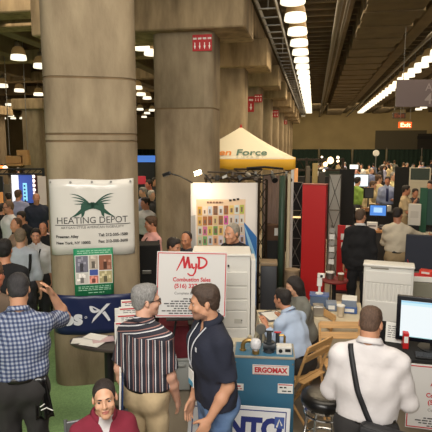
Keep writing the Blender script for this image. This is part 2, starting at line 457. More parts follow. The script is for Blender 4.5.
def human(label, loc, rotz, h=1.75, g=1.0, vox=.012, lean=0, side=0, twist=0, head=(0, 0, 0), armL=None, armR=None,
          curl=0.45, handn=None, sit=None, legs=None, skin=(205, 160, 130), hair=('short', (50, 38, 30), .012), lipcol=None,
          top=('short', None, 'tuck'), bottom=None, belt=None, collar=None, shoes=MBLACK, jacket_open=None, belly=0.0,
          face=False, vneck=None, copen=14, group=None, neck=None, beard=None, name='person', bun=False, scale_head=.95, spread=0.0, hdrop=0.0, jaw=1.0):
    s = h / 1.75
    root = thing(name, label, 'person', loc, rotz, group)
    zp = 0.955 if sit is None else sit / s + 0.115
    O = np.array((0, 0, zp))
    RL = rotm(0, lean, side); RU = RL @ rotm(twist, 0, 0)
    HIPY = 0.0
    def U(x, y, z): return O + RU @ np.array((x * g, y, z))
    arms = {1: armL or RELAX[1], -1: armR or RELAX[-1]}
    # ---- joints
    J = {}
    for q in (1, -1):
        sh = U(q * .170, .010, .420)
        ud, fd = nrm(arms[q][0]), nrm(arms[q][1])
        el = sh + ud * .285; wr = el + fd * .245
        J[q] = (sh, el, wr, ud, fd)
    nb = U(0, .018, .50); hc = U(0, -.016, .664 - hdrop)
    Rh = rotm(*head)
    HS = scale_head
    def Hp(x, y, z): return hc + Rh @ (np.array((x, y, z)) * HS)
    Lg = {}
    for q in (1, -1):
        hip = np.array((q * .088 * g, 0, zp - .02))
        if sit is None:
            kd, an = (legs or {}).get(q, ((q * (.10 + spread), -.015, .50), (q * (.105 + 1.8 * spread), .02, .09)))
        else:
            kd, an = (legs or {}).get(q, ((q * .12, -.42, zp + .0), (q * .12, -.40, .09)))
        Lg[q] = (hip, np.array(kd, float), np.array(an, float))
    S = lambda v: np.array(v) * s
    # ---- body fields
    def torso(f, e=0.0, k=.05):
        X = RU[:, 0]
        f.cone(S(O + RL @ np.array((0, 0, -.03))), S(U(0, 0, .10)), (.108 + e) * s, (.100 + e + belly * .6) * s, k * s, squash=(X, 1.46 * g))
        f.cone(S(U(0, -belly, .10)), S(U(0, -.005 - belly * .4, .27)), (.102 + e + belly * .7) * s, (.115 + e) * s, k * s, squash=(X, 1.42 * g))
        f.cone(S(U(0, -.005, .27)), S(U(0, .008, .41)), (.116 + e) * s, (.090 + e) * s, k * s, squash=(X, 1.45 * g))
        for q in (1, -1):
            f.cone(S(U(q * .025, .02, .482)), S(J[q][0]), (.050 + e * .8) * s, (.052 + e * .7) * s, .045 * s)
            f.ell(S(U(q * .075, -.075, .36)), (np.array((.085, .05, .075)) + e) * s, RU, .05 * s)
        return f
    B = Field(); torso(B)
    for q in (1, -1):
        sh, el, wr, ud, fd = J[q]
        B.cone(S(sh), S(el), .046 * s, .037 * s, .03 * s)
        B.cone(S(el), S(el + fd * .09), .038 * s, .041 * s, .025 * s)
        B.cone(S(el + fd * .09), S(wr), .041 * s, .026 * s, .02 * s)
        # hand
        n = handn.get(q) if handn else None
        if n is None: n = (-q * 1.0, 0.25, 0.0)
        n = np.array(n, float); n = nrm(n - fd * (n @ fd)); sd = np.cross(fd, n)
        if sd @ (np.array((0, -1, 0)) if abs(fd[1]) < .8 else np.array((0, 0, 1))) < 0: sd = -sd   # thumb side
        Mh = np.stack([sd, n, fd], 1)
        B.cone(S(wr), S(wr + fd * .03), .025 * s, .026 * s, .012 * s, squash=(n, .75))
        B.ell(S(wr + fd * .058), np.array((.040, .0165, .046)) * s, Mh, .012 * s)
        kc = curl if not isinstance(curl, dict) else curl[q]
        if vox <= .0125:
            for i, (off, ln) in enumerate(((.029, .068), (.010, .076), (-.010, .071), (-.028, .055))):
                p = wr + fd * .092 + sd * off; d = nrm(fd + sd * off * 1.5); a = 0
                p0 = wr + fd * .06 + sd * off * .9
                B.cone(S(p0), S(p), .0105 * s, .0098 * s, .006 * s)
                for j, fr in enumerate((.45, .31, .24)):
                    a += kc * (.55 if j == 0 else .8)
                    dd = d * math.cos(a) + n * math.sin(a); p2 = p + dd * ln * fr
                    B.cone(S(p), S(p2), (.0098 - j * .0008) * s, (.0090 - j * .0008) * s, .003 * s); p = p2
            p = wr + fd * .025 + sd * .030 + n * .006; d = nrm(fd * .75 + sd * .62 + n * .35)
            p2 = p + d * .040; p3 = p2 + nrm(d * .8 + fd * .5 + n * .25 * (1 + kc)) * .032
            B.cone(S(p - d * .012), S(p2), .0135 * s, .0115 * s, .008 * s).cone(S(p2), S(p3), .0112 * s, .0095 * s, .004 * s)
        else:
            B.cone(S(wr + fd * .07), S(wr + fd * .15 + n * .03), .030 * s, .020 * s, .02 * s, squash=(n, .55))
        hip, kn, an = Lg[q]
        B.cone(S(hip), S(kn), .080 * s * g, .052 * s, .04 * s)
        B.cone(S(kn), S(kn + (an - kn) * .3), .050 * s, .054 * s, .03 * s)
        B.cone(S(kn + (an - kn) * .3), S(an), .054 * s, .036 * s, .03 * s)
        B.cone(S(an + np.array((0, .03, -.045))), S(an + np.array((q * .012, -.15, -.055))), .032 * s, .028 * s, .03 * s)
    # neck, head
    B.cone(S(nb), S(Hp(0, .022, -.06)), .060 * s, .053 * s, .03 * s)
    sh_ = s * HS
    def E(c, r, k, op='u', extra=None):
        B.ell(S(Hp(*c)), np.array(r) * sh_, Rh if extra is None else Rh @ extra, k * sh_, op)
    E((0, .014, .035), (.073, .093, .081), .02)
    E((0, -.028, -.028), (.058 * (.5 + .5 * jaw), .064, .082), .03)
    B.cone(S(Hp(.036 * jaw, -.012, -.062)), S(Hp(.010, -.070, -.094)), .027 * jaw * sh_, .020 * sh_, .025 * sh_)
    B.cone(S(Hp(-.036 * jaw, -.012, -.062)), S(Hp(-.010, -.070, -.094)), .027 * jaw * sh_, .020 * sh_, .025 * sh_)
    for q in (1, -1):
        E((q * .074, .012, -.008), (.010, .019, .031), .006, extra=rotm(q * 20, -12, 0))
    if vox <= .014:
        B.cone(S(Hp(-.034, -.079, .022)), S(Hp(.034, -.079, .022)), .012 * sh_, .012 * sh_, .018 * sh_)
        for q in (1, -1):
            E((q * .031, -.0975, .004), (.016, .012, .0085), .012, 's')
            E((q * .040, -.062, -.028), (.024, .026, .022), .02)
        B.cone(S(Hp(0, -.088, .008)), S(Hp(0, -.108, -.026)), .0075 * sh_, .0115 * sh_, .010 * sh_)
        for q in (1, -1): E((q * .011, -.096, -.032), (.009, .011, .008), .008)
        E((0, -.087, -.055), (.024, .013, .008), .008)
        E((0, -.085, -.067), (.020, .014, .008), .008)
        E((0, -.094, -.0608), (.024, .006, .0022), .004, 's')
    else:
        B.cone(S(Hp(0, -.088, .008)), S(Hp(0, -.108, -.026)), .009 * sh_, .013 * sh_, .012 * sh_)
    me = B.mesh(vox, 'body')
    sm = skin_mat(skin); me.materials.append(sm)
    if lipcol is not None or beard is not None:
        if lipcol is not None: me.materials.append(mat('lips %d %d %d' % lipcol, lipcol, .45))
        if beard is not None: me.materials.append(mat('stubble %d %d %d' % beard, beard, .8))
        P = np.zeros(len(me.polygons) * 3, np.float32); me.polygons.foreach_get('center', P)
        P = ((P.reshape(-1, 3) / s - hc) @ Rh) / HS
        mi = np.zeros(len(P), np.int32)
        if beard is not None:
            ck = (P[:, 2] < -.042) & (P[:, 2] > -.125) & (P[:, 1] < .0) & (P[:, 2] < -.03 - .5 * (P[:, 1] + .1))
            mi[ck] = len(me.materials) - 1
        if lipcol is not None:
            ck = (np.abs(P[:, 0]) < .024) & (P[:, 1] < -.083) & (P[:, 2] < -.050) & (P[:, 2] > -.0745) & (np.abs(P[:, 0]) / .025 + np.abs(P[:, 2] + .062) / .016 < 1.15)
            mi[ck] = 1
        me.polygons.foreach_set('material_index', mi)
    body = link_mesh('body', me, root)
    # eyes and brows
    if face:
        ew = mat('eye white', (216, 206, 198), .3); ei = mat('iris', (42, 28, 20), .25)
        for q in (1, -1):
            mb = MB(); c = Vector(S(Hp(q * .031, -.0728, .004)))
            bm = bmesh.new(); bmesh.ops.create_uvsphere(bm, u_segments=14, v_segments=10, radius=.0128 * sh_)
            bm.verts.index_update(); mb.add([v.co + c for v in bm.verts], [[v.index for v in f.verts] for f in bm.faces]); bm.free()
            fd = Vector(Rh @ np.array((0, -1, 0)))
            mb.m = [1 if (sum((Vector(mb.v[i]) for i in f), Vector()) / len(f) - c).normalized().dot(fd) > .80 else 0 for f in mb.f]
            mb.build('eye', [ew, ei], root, smooth=True)
            pts = [Vector(S(Hp(q * x, y, z))) for x, y, z in ((.012, -.0925, .021), (.024, -.0935, .0255), (.037, -.087, .0255), (.049, -.075, .020))]
            MB().tube(pts, [.0028 * sh_, .004 * sh_, .0035 * sh_, .0016 * sh_], 6).build('eyebrow', hair_mat(hair[1]), root, smooth=True)
    # hair
    if hair is not None:
        style, hcol, t = hair
        Hf = Field()
        Hf.ell(S(Hp(0, .014, .035 + t * .35)), (np.array((.074 + t * .55, .094 + t * .8, .082 + t)) ) * sh_, Rh, .02 * sh_)
        Hf.ell(S(Hp(0, .045, -.02)), (np.array((.060, .055, .06)) + t * .55) * sh_, Rh, .03 * sh_)
        if style == 'short':
            Hf.ell(S(Hp(0, -.025, .088 + t * .5)), np.array((.052, .050, .030)) * sh_, Rh, .03 * sh_)
            Hf.ell(S(Hp(0, .065, .055)), np.array((.060, .045, .055)) * sh_, Rh, .03 * sh_)
        if style == 'long':
            Hf.cone(S(Hp(0, .05, -.02)), S(Hp(0, .075, -.24)), .085 * sh_, .06 * sh_, .04 * sh_, squash=(Rh[:, 0], 1.25))
        if bun:
            Hf.cone(S(Hp(0, .10, .0)), S(Hp(0, .125, -.12)), .034 * sh_, .022 * sh_, .03 * sh_)
        ys, zs = HAIRLINES[style]
        def keep(X, Y, Z):
            X, Y, Z = np.broadcast_arrays(X, Y, Z)
            P = np.stack([X, Y, Z], -1) / s - hc; P = (P @ Rh) / HS
            zl = np.interp(P[..., 1], ys, zs)
            if style in ('high',): zl = zl - .0 + .35 * np.maximum(0, .03 - np.abs(P[..., 0])) * 0
            return (zl - P[..., 2]) * .75 * sh_
        def fuzz(X, Y, Z):
            return (.0022 if hair[2] > .006 else .0008) * (np.sin(X * 190 + 3 * np.sin(Z * 60)) * np.sin(Y * 150 + Z * 90) + np.sin(X * 95 - Y * 60 + 2) * np.sin(Z * 85 + X * 40)) * s
        hm = Hf.mesh(min(vox, .009) if vox < .013 else vox * .8, 'hair', cuts=[keep], wrinkle=fuzz if vox < .013 else None)
        if len(hm.vertices):
            hm.materials.append(hair_mat(hcol)); link_mesh('hair', hm, root)
    rnd = random.Random(label)
    ph = [rnd.uniform(0, 6) for _ in range(6)]
    def wrk(X, Y, Z):
        return (.0045 * np.sin(Z * 34 + 7 * X + 3 * np.sin(X * 9 + ph[0]) + 4 * np.sin(Y * 8 + ph[1])) * np.sin(X * 11 + Y * 13 + ph[2])
                + .003 * np.sin(X * 55 + 20 * Z + ph[3]) * np.sin(Z * 15 + ph[4])) * s
    # shirt / jacket
    sleeve, tm, hem = top
    T = Field(); torso(T, .016)
    for q in (1, -1):
        sh, el, wr, ud, fd = J[q]
        if sleeve == 'short':
            T.cone(S(sh), S(sh + ud * .235), .057 * s, .068 * s, .035 * s, flat=True)
        else:
            T.cone(S(sh), S(el), .057 * s, .056 * s, .035 * s)
            T.cone(S(el), S(wr - fd * .005), .057 * s, .043 * s, .03 * s, flat=True)
    cuts = []
    hemz = {'tuck': zp + .045, 'out': zp - .04, 'jacket': zp - .17}[hem]
    if hem == 'jacket' or hem == 'out':
        for q in (1, -1):
            hip, kn, an = Lg[q]
            T.cone(S(hip + np.array((0, 0, .05))), S(hip + (kn - hip) * (.45 if sit is None else .2)), .105 * s * g, .11 * s * g, .06 * s)
    hn = RL @ np.array((0, 0, 1.0)); hp = S(O + hn * (hemz - zp))
    cuts.append(lambda X, Y, Z: -((X - hp[0]) * hn[0] + (Y - hp[1]) * hn[1] + (Z - hp[2]) * hn[2]))
    # neckline
    nn = nrm(Rh @ np.array((0, 0, 1)) * .3 + RU @ np.array((0, -.42, .9))); npt = S(U(0, .0, .545))
    nrad = .068 * s
    nA = S(nb)
    cuts.append(lambda X, Y, Z: np.where((X - nA[0]) ** 2 + (Y - nA[1]) ** 2 < (.11 * s) ** 2, (X - npt[0]) * nn[0] + (Y - npt[1]) * nn[1] + (Z - npt[2]) * nn[2], -1.0))
    if vneck:
        def vcut(X, Y, Z):
            X, Y, Z = np.broadcast_arrays(X, Y, Z)
            P = (np.stack([X, Y, Z], -1) / s - O) @ RU
            return np.where(P[..., 1] < -.01, ((P[..., 2] - (.50 - vneck)) * .42 - np.abs(P[..., 0])) * s, -1.0)
        cuts.append(vcut)
    tme = T.mesh(vox * 1.05, 'shirt', cuts=cuts, wrinkle=wrk)
    tme.materials.append(tm)
    shirt = link_mesh('jacket' if hem == 'jacket' else 'shirt', tme, root)
    # collar band
    if collar is not None:
        ax = nrm(RU @ np.array((0, -.18, 1))); c0 = nb + RU @ np.array((0, .0, .022)); X = RU[:, 0]; Yv = np.cross(ax, X)
        def cf(u, v):
            a = R(-80) + u * R(320) - R(0)
            a = R(-90 + copen + 8) + u * R(360 - 2 * copen - 16)
            rr = .062 + .008 * (1 - v); hh = .034 * v * (1 - .25 * abs(math.cos((u - .5) * PI * 2)) * 0)
            n = X * math.cos(a) + Yv * math.sin(a)
            return S(c0 + n * rr + ax * hh), n
        mbc = MB().sheet(cf, 22, 2, .006 * s)
        def cf2(u, v):
            a = R(-90 + copen) + u * R(360 - 2 * copen)
            n = X * math.cos(a) + Yv * math.sin(a)
            dn = .034 + .02 * abs(u - .5) ** 2 * 4
            return S(c0 + n * (.066 + .020 * v) + ax * (.034 - dn * v)), n
        mbc.sheet(cf2, 22, 2, .006 * s)
        mbc.build('collar', collar, root, smooth=True)
    # trousers
    if bottom is not None:
        Tr = Field()
        Tr.cone(S(O + np.array((0, 0, -.06))), S(O + RL @ np.array((0, 0, .075))), .118 * s, .110 * s, .05 * s, squash=((1, 0, 0), 1.42 * g), flat=True)
        for q in (1, -1):
            hip, kn, an = Lg[q]
            Tr.cone(S(hip), S(kn), .094 * s * g, .072 * s, .05 * s)
            Tr.cone(S(kn), S(an), .072 * s, .062 * s, .03 * s, flat=True)
            Tr.ell(S(hip + np.array((0, .055, -.01))), np.array((.085, .075, .09)) * s, None, .05 * s)
        tr = Tr.mesh(vox * 1.1, 'trousers', wrinkle=wrk); tr.materials.append(bottom); link_mesh('trousers', tr, root)
    if belt is not None:
        def bf(u, v):
            a = u * 2 * PI; c = O + RL @ np.array((0, 0, .050))
            n = RL @ np.array((math.cos(a) * 1.0, math.sin(a), 0))
            p = c + RL @ np.array((math.cos(a) * (.119 + belly * .5) * 1.44 * g, math.sin(a) * (.119 + belly * .5) - belly * .3, (v - .5) * .036))
            return S(p), n
        MB().sheet(bf, 40, 1, .008 * s).build('belt', belt, root, smooth=True)
    if shoes is not None:
        for q in (1, -1):
            hip, kn, an = Lg[q]
            F = Field(); a2 = an.copy()
            F.cone(S(a2 + np.array((0, .035, -.045))), S(a2 + np.array((q * .02, -.16, -.052))), .044 * s, .036 * s, .02 * s)
            F.cone(S(a2), S(a2 + np.array((0, .01, -.04))), .044 * s, .045 * s, .02 * s)
            zf = (a2[2] - .088) * s
            sm_ = F.mesh(max(vox, .012), 'shoe', cuts=[lambda X, Y, Z: zf - Z])
            sm_.materials.append(shoes); link_mesh('shoe', sm_, root)
    info = dict(root=root, body=body, shirt=shirt, J={q: tuple(S(v) if i < 3 else v for i, v in enumerate(J[q])) for q in J}, s=s,
                H=lambda x, y, z: Vector(S(Hp(x, y, z))), U=lambda x, y, z: Vector(S(U(x, y, z))), Rh=Rh)
    return info

def surf(o, x, z, side=-1, off=.006, y0=0.0):
    """point on a figure's garment, found along y from the front (-1) or the back (+1)"""
    if '_bvh' not in surf.__dict__: surf._bvh = {}
    k = o.name
    if k not in surf._bvh:
        me = o.data; surf._bvh[k] = BVHTree.FromPolygons([v.co for v in me.vertices], [tuple(p.vertices) for p in me.polygons])
    hit = surf._bvh[k].ray_cast(Vector((x, side * 2, z)), Vector((0, -side, 0)))
    if hit[0] is None: return None
    return hit[0] + Vector((0, side * off, 0))
def strap_on(o, pts, side, width, matl, parent, name, off=.006):
    """a flat strap lying on a garment through the given (x, z) points"""
    P = []
    for (x0, z0), (x1, z1) in zip(pts[:-1], pts[1:]):
        n = 8
        for i in range(n):
            t = i / n; q = surf(o, x0 + (x1 - x0) * t, z0 + (z1 - z0) * t, side, off)
            if q is not None: P.append(q)
    q = surf(o, pts[-1][0], pts[-1][1], side, off)
    if q is not None: P.append(q)
    P2 = P[:1] + [(P[i - 1] + P[i] * 2 + P[i + 1]) / 4 + Vector((0, side * .003, 0)) for i in range(1, len(P) - 1)] + P[-1:]
    def fn(u, v):
        i = min(int(u * (len(P2) - 1)), len(P2) - 2); t = u * (len(P2) - 1) - i
        p = P2[i].lerp(P2[i + 1], t); d = (P2[i + 1] - P2[i]).normalized()
        nv = Vector((0, side, 0)); sdv = d.cross(nv).normalized()
        return p + sdv * (v - .5) * width, nv
    return MB().sheet(fn, len(P2) - 1, 1, .004).build(name, matl, parent, smooth=True), P2
# ------------------------------------------------------------------ the hall
X0, X1, Y0, Y1, ZC = -34.0, 17.0, -4.0, 46.0, 6.1
concrete_floor = mat('hall floor', (132, 122, 106), 0.55, var=0.12, vscale=1.5)
carpet = mat('green carpet', (146, 184, 124), 0.95, var=0.18, vscale=60, bump=0.4, bscale=200)
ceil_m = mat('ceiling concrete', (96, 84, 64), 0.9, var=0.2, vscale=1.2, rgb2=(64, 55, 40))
wall_m = mat('beige wall', (168, 148, 104), 0.85, var=0.1, vscale=0.8)
struct(MB().box(((X0 + X1) / 2, (Y0 + Y1) / 2, -.05), (X1 - X0, Y1 - Y0, .1)).build('floor', concrete_floor))
cp = at(156, 5.0)
tag(MB().box((-7.0 + cp.x / 2 - 0.5, 8.5, .006), (13.0 + cp.x + 1, 16.0, .012)).build('green_carpet', carpet),
    'green carpet laid on the hall floor around the wide concrete column', 'carpet')
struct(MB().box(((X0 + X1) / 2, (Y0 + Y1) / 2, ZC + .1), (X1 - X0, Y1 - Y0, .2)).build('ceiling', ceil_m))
struct(MB().box(((X0 + X1) / 2, Y1 + .1, ZC / 2), (X1 - X0, .2, ZC)).build('wall_back', wall_m))
struct(MB().box((X0 - .1, (Y0 + Y1) / 2, ZC / 2), (.2, Y1 - Y0, ZC)).build('wall_left', wall_m))
struct(MB().box((X1 + .1, (Y0 + Y1) / 2, ZC / 2), (.2, Y1 - Y0, ZC)).build('wall_right', wall_m))
# ceiling ribs along the aisle, cross ribs, and a cable tray
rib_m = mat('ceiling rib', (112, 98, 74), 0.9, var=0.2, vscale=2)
def beam(x0, x1, y0, y1, z0, z1, m=CONCB, name='beam'):
    return struct(MB().box(((x0 + x1) / 2, (y0 + y1) / 2, (z0 + z1) / 2), (abs(x1 - x0), y1 - y0, z1 - z0), bev=.02, seg=1).build(name, m))
for xr, wd in ((.62, .3), (2.55, .35), (4.4, .5), (6.0, .35), (7.9, .5), (9.6, .3), (11.2, .5), (13.6, .4), (15.5, .4)):
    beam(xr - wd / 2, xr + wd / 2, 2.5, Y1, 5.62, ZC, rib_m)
mb = MB()
for k in range(70): mb.box(((-.85 + X1) / 2, 5.0 + k * .58, 5.96), (X1 + .85, .10, .27))
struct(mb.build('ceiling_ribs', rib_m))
mb = MB()
for xa, xb_, zb0 in ((.95, 2.2, 5.42), (4.75, 5.6, 5.5)):
    for k in range(60): mb.box(((xa + xb_) / 2, 5.0 + k * .68, (zb0 + 6.1) / 2), (xb_ - xa - (.08 if k % 2 else 0), .68, 6.08 - zb0 - (.06 if k % 2 else 0)))
struct(mb.build('ceiling_girder', rib_m))
tray = thing('cable_tray', 'long steel cable tray running under the ceiling above the columns', 'cable tray', (-.86, 0, 5.0))
tr = MB()
for sx in (-.16, .16): tr.box((sx, 22, .05), (.02, 36, .12))
for k in range(60): tr.box((0, 4.3 + k * .6, 0), (.32, .05, .02))
tr.build('rail_frame', STEEL, tray)
for k in range(9): MB().cyl((0, 5 + 4.2 * k, 0), (0, 5 + 4.2 * k, 1.05), .012, n=6).build('hanger', STEEL, tray)
pipe_m = mat('ceiling pipe', (120, 112, 96), .5, .4)
for xx, zz, rr in ((.42, 5.38, .06), (.58, 5.4, .035), (2.75, 5.35, .05)):
    tag(MB().tube([(xx, 4, zz), (xx, Y1 - .01, zz)], rr, 10).build('ceiling_pipe', pipe_m, smooth=40),
        {.42: 'thickest steel pipe beside the left lamp row under the ceiling', .58: 'thin steel pipe right of the thickest ceiling pipe', 2.75: 'steel pipe under the ceiling left of the right lamp row'}[xx], 'pipe')

# columns: rounded-square shafts, groove rings where the forms met
NSE = 5.0
def se(hw, n, a):
    c, s_ = math.cos(a), math.sin(a)
    return (hw * math.copysign(abs(c) ** (2 / n), c), hw * math.copysign(abs(s_) ** (2 / n), s_))
def column(loc, hw, top, rotz, rings=(), n=NSE, hd=None):
    loc = (loc[0], loc[1], .0125); zs = [0]
    for r_ in sorted(rings): zs += [r_ - .012, r_ - .008, r_ + .008, r_ + .012]
    zs.append(top); N = 96
    vs, fs, ms = [], [], []
    for i, z in enumerate(zs):
        groove = 1 <= i < len(zs) - 1 and (i - 1) % 4 in (1, 2)
        for k in range(N):
            x, y = se(hw - (.006 if groove else 0), n, 2 * PI * k / N); vs.append((x, y * (hd or hw) / hw, z))
    mb = MB(); fs = []
    for i in range(len(zs) - 1):
        g = 1 <= i < len(zs) - 2 and (i - 1) % 4 < 3
        for k in range(N):
            fs.append(((i * N + k, i * N + (k + 1) % N, (i + 1) * N + (k + 1) % N, (i + 1) * N + k), 1 if g else 0))
    mb.v = vs; mb.f = [f for f, _ in fs]; mb.m = [m for _, m in fs]
    mb.slot(0); mb.f.append(tuple(range(N - 1, -1, -1))); mb.m.append(0)
    L = (len(zs) - 1) * N; mb.f.append(tuple(range(L, L + N))); mb.m.append(0)
    return struct(mb.build('column', [CONC, SEAM], None, loc, smooth=50, rotz=rotz))
HW1 = .486
C1 = gp(95.6, 5.80, hgt(240, 5.5)); ROT1 = R(24)
column(C1, HW1, ZC, ROT1, (hgt(81, 5.28), hgt(135.5, 5.28), hgt(142.5, 5.28)))
COLX = gp(188, 8.15, hgt(144, 8)).x
ys = [gp(188, 8.15, hgt(144, 8)).y + 3.55 * k for k in range(9)]
for k, y in enumerate(ys):
    column((COLX, y, 0), .49, 4.33, 0, (hgt(109, 7.7),) if k == 0 else (), n=6, hd=.36)
# beams over the columns, longitudinal girder above them
for k, y in enumerate(ys):
    beam(-3.1 if k else -4.4, -1.03, y - .55, y + .55, 4.34, 4.92)
beam(-2.6, -1.3, ys[0] - 1.5, Y1, 4.92, 5.5)
# left side of the hall: more columns, cap beams and cross beams
for px, z in ((36, 18.5), (-5, 21.5), (-40, 18.5)):
    p = gp(px, z, hgt(140, 15))
    column(p, .36, 4.0, 0, n=6)
    beam(p.x - .62, p.x + .62, p.y - .5, p.y + .5, 3.98, 4.35, BROWNWOOD if False else CONCB)
for z, h0, h1 in ((9.6, 5.0, 5.5), (12.5, 5.42, 5.75), (17.0, 5.4, 5.75), (22.0, 5.4, 5.8), (27, 5.4, 5.8), (33, 5.4, 5.8)):
    y = at(20, z).y
    beam(X0, -3.4 if z < 16 else -2.6, y, y + .5, h0, h1)
for xr in (-4.6, -6.2, -7.8, -9.6, -12, -15, -18.5):
    beam(xr - .2, xr + .2, 6.5, Y1, 5.5, ZC, rib_m)
# window-less back wall: dark recess at the right with a rolled shutter
y = Y1 - .03
rec = at(398, 44.0)
struct(MB().box((rec.x, y, hgt(140, 44.5)), (4.2, .06, 1.6)).build('trim_1', mat('wall recess', (92, 84, 66), .9)))
dr = at(424, 44)
struct(MB().box((dr.x, y - .05, hgt(145, 44.5)), (1.7, .08, 1.9)).build('door_1', mat('dark door', (46, 40, 32), .8)))
struct(MB().box((dr.x, y - .12, hgt(138, 44.5)), (1.8, .16, .25)).build('trim_2', mat('shutter box', (32, 29, 26), .8)))
# dark green pipe-and-drape along the back, in separate panels
drape_m = mat('green drape', (26, 44, 34), .95, var=.15, vscale=8)
yb = Y1 - 2.2; xb = -16.0; ht = 2.5
dlist = []
for i in range(12):
    x = xb + i * 2.75
    dp = thing('drape', 'dark green drape panel in the row along the back wall', 'drape', (x, yb, 0), 0, 'drape panels along the back wall')
    def fn(u, v): return (u * 2.6, .05 * math.sin(u * 46 + i), v * ht), (0, -1, 0)
    MB().sheet(fn, 60, 1, .02).build('cloth', drape_m, dp, smooth=True)
    MB().cyl((-.07, 0, 0), (-.07, 0, ht + .12), .03, n=8).build('pole', STEEL, dp)
    MB().lathe([(.055, 0), (.055, .02)], (-.07, 0, 0), 16).build('base_plate', BLACK, dp)

# ------------------------------------------------------------------ bell lamps
lamp_skirt = mat('lamp prism skirt', (255, 244, 216), .4, emit=1.4)
lamp_crown = mat('lamp prism crown', (150, 124, 84), .4, emit=.07, erg=(255, 205, 130))
lamp_house = mat('lamp housing', (120, 112, 98), .5, .3)
lamp_glow = mat('lamp bulb glow', (255, 244, 220), .4, emit=5)
LAMP = {}
def lamp(loc, label, group, power=0, drop=.7, sc=1.0):
    if not LAMP:
        t = thing('pendant_lamp', label, 'lamp', loc, 0, group)
        N = 18
        MB().lathe([(.212, -.36), (.214, -.33), (.206, -.27), (.198, -.235)], n=N).build('glass_skirt', lamp_skirt, t, smooth=50)
        MB().lathe([(.198, -.235), (.180, -.13), (.140, -.045), (.085, -.010)], n=N).build('glass_crown', lamp_crown, t, smooth=50)
        MB().lathe([(.07, -.03), (.085, -.01), (.085, .09), (.05, .12)], n=12).build('housing', lamp_house, t, smooth=50)
        MB().lathe([(.0, -.33), (.05, -.30), (.055, -.22), (.03, -.12)], n=10).build('bulb', lamp_glow, t, smooth=50)
        MB().cyl((0, 0, .1), (0, 0, ZC - 5.22 + .12), .012, n=6).build('rod', STEEL, t)
        LAMP['t'] = t
    else:
        t = dup(LAMP['t'], loc, None, label, group)
    if power:
        if 'l' not in LAMP or LAMP['p'] != power:
            d = bpy.data.lights.new('lamp_light', 'SPOT'); d.energy = power; d.color = (1.0, .80, .52)
            d.spot_size = R(150); d.spot_blend = 1.0; d.shadow_soft_size = .2
            LAMP['l'] = d; LAMP['p'] = power
        o = bpy.data.objects.new('lamp_light', LAMP['l']); COL.objects.link(o); o.parent = t; o.location = (0, 0, -.40)
    return t
HL = 5.22
for k in range(24):
    lamp((-.42, 9.0 + 1.2 * k, HL + .18), 'bell lamp in the row hanging left of the aisle, running to the back wall', 'bell lamps of the left row', 110 if k % 2 == 0 else 0)
for k in range(23):
    lamp((3.15, 13.4 + 1.08 * k, HL + .18), 'bell lamp in the slanting row hanging right of the aisle', 'bell lamps of the right row', 110 if k % 2 else 0)
for k in range(6):
    lamp((6.6, 27.5 + 1.5 * k, HL + .18), 'bell lamp in the short far row behind the hanging aisle sign', 'bell lamps of the far right row', 110 if k % 2 else 0)
def zlamp(py): return min(42, (HL - CH) / (.00198 * (148 - py)))
for i, (px, py) in enumerate(((18, 52), (40, 61), (2, 82), (19, 87), (38, 91), (9, 102), (1, 112), (11, 114), (23, 116), (3, 121), (13, 122.5), (22, 123), (33, 104), (28, 118))):
    lamp(at(px, zlamp(py), HL + .16), ['bell lamp hanging nearest in the left hall', 'bell lamp half hidden by the left edge of the wide column'][i] if i < 2 else 'bell lamp among those hanging in the left hall', 'bell lamps of the left hall' if i > 1 else None, 70 if i in (0, 2, 3, 5, 8) else 0)
for i, (px, py) in enumerate(((141, 41), (152, 47), (137, 84), (141, 91), (147, 95), (140, 107), (147, 111), (152, 108), (144, 115))):
    lamp(at(px, zlamp(py), HL + .16), 'bell lamp seen in the gap between the two wide columns', 'bell lamps in the column gap', 60 if i in (0, 3) else 0)

# ------------------------------------------------------------------ signs on and under the ceiling
LETTER_W = mat('white lettering', (236, 232, 226), .6)
fire_red = mat('fire sign red', (176, 30, 32), .6)
def fire_sign(k, x, z0, wd, hh, label, words=4):
    t = thing('fire_sign', label, 'sign', (x, (ys[k] - .36) if z0 < 4.3 else ys[k] - .55, z0), 0)
    MB().box((0, -.008, 0), (wd, .012, hh), bev=.003, seg=1).build('plate', fire_red, t)
    mb = MB(); st = wd / words
    for i in range(words):
        x = -wd / 2 + st * (i + .5)
        put_text(mb, 'FIRE', st * .36, x, hh * .22, -.016, bold=.004)
        a = st * .20
        mb.poly([(x - a * .4, hh * .02), (x + a * .4, hh * .02), (x + a * .4, -hh * .18), (x + a, -hh * .18), (x, -hh * .40), (x - a, -hh * .18), (x - a * .4, -hh * .18)], .002, at_=-.016)
    mb.build('lettering', LETTER_W, t)
    return t
fire_sign(0, COLX + .325, 4.17, .30, .24, 'red FIRE sign with white arrows high on the second column, under its beam')
fire_sign(2, COLX + .10, 3.86, .36, .44, 'tall red FIRE sign high on the column just beyond the tent peak', 2)
fire_sign(2, COLX + .40, 4.02, .22, .22, 'small red FIRE sign right of the tall one on the column beyond the tent', 3)
fire_sign(4, COLX + .34, 4.05, .30, .30, 'small red FIRE sign on a far column right of the tent peak', 3)
fire_sign(6, COLX + .34, 4.05, .30, .24, 'smallest and farthest red FIRE sign on the far columns', 2)

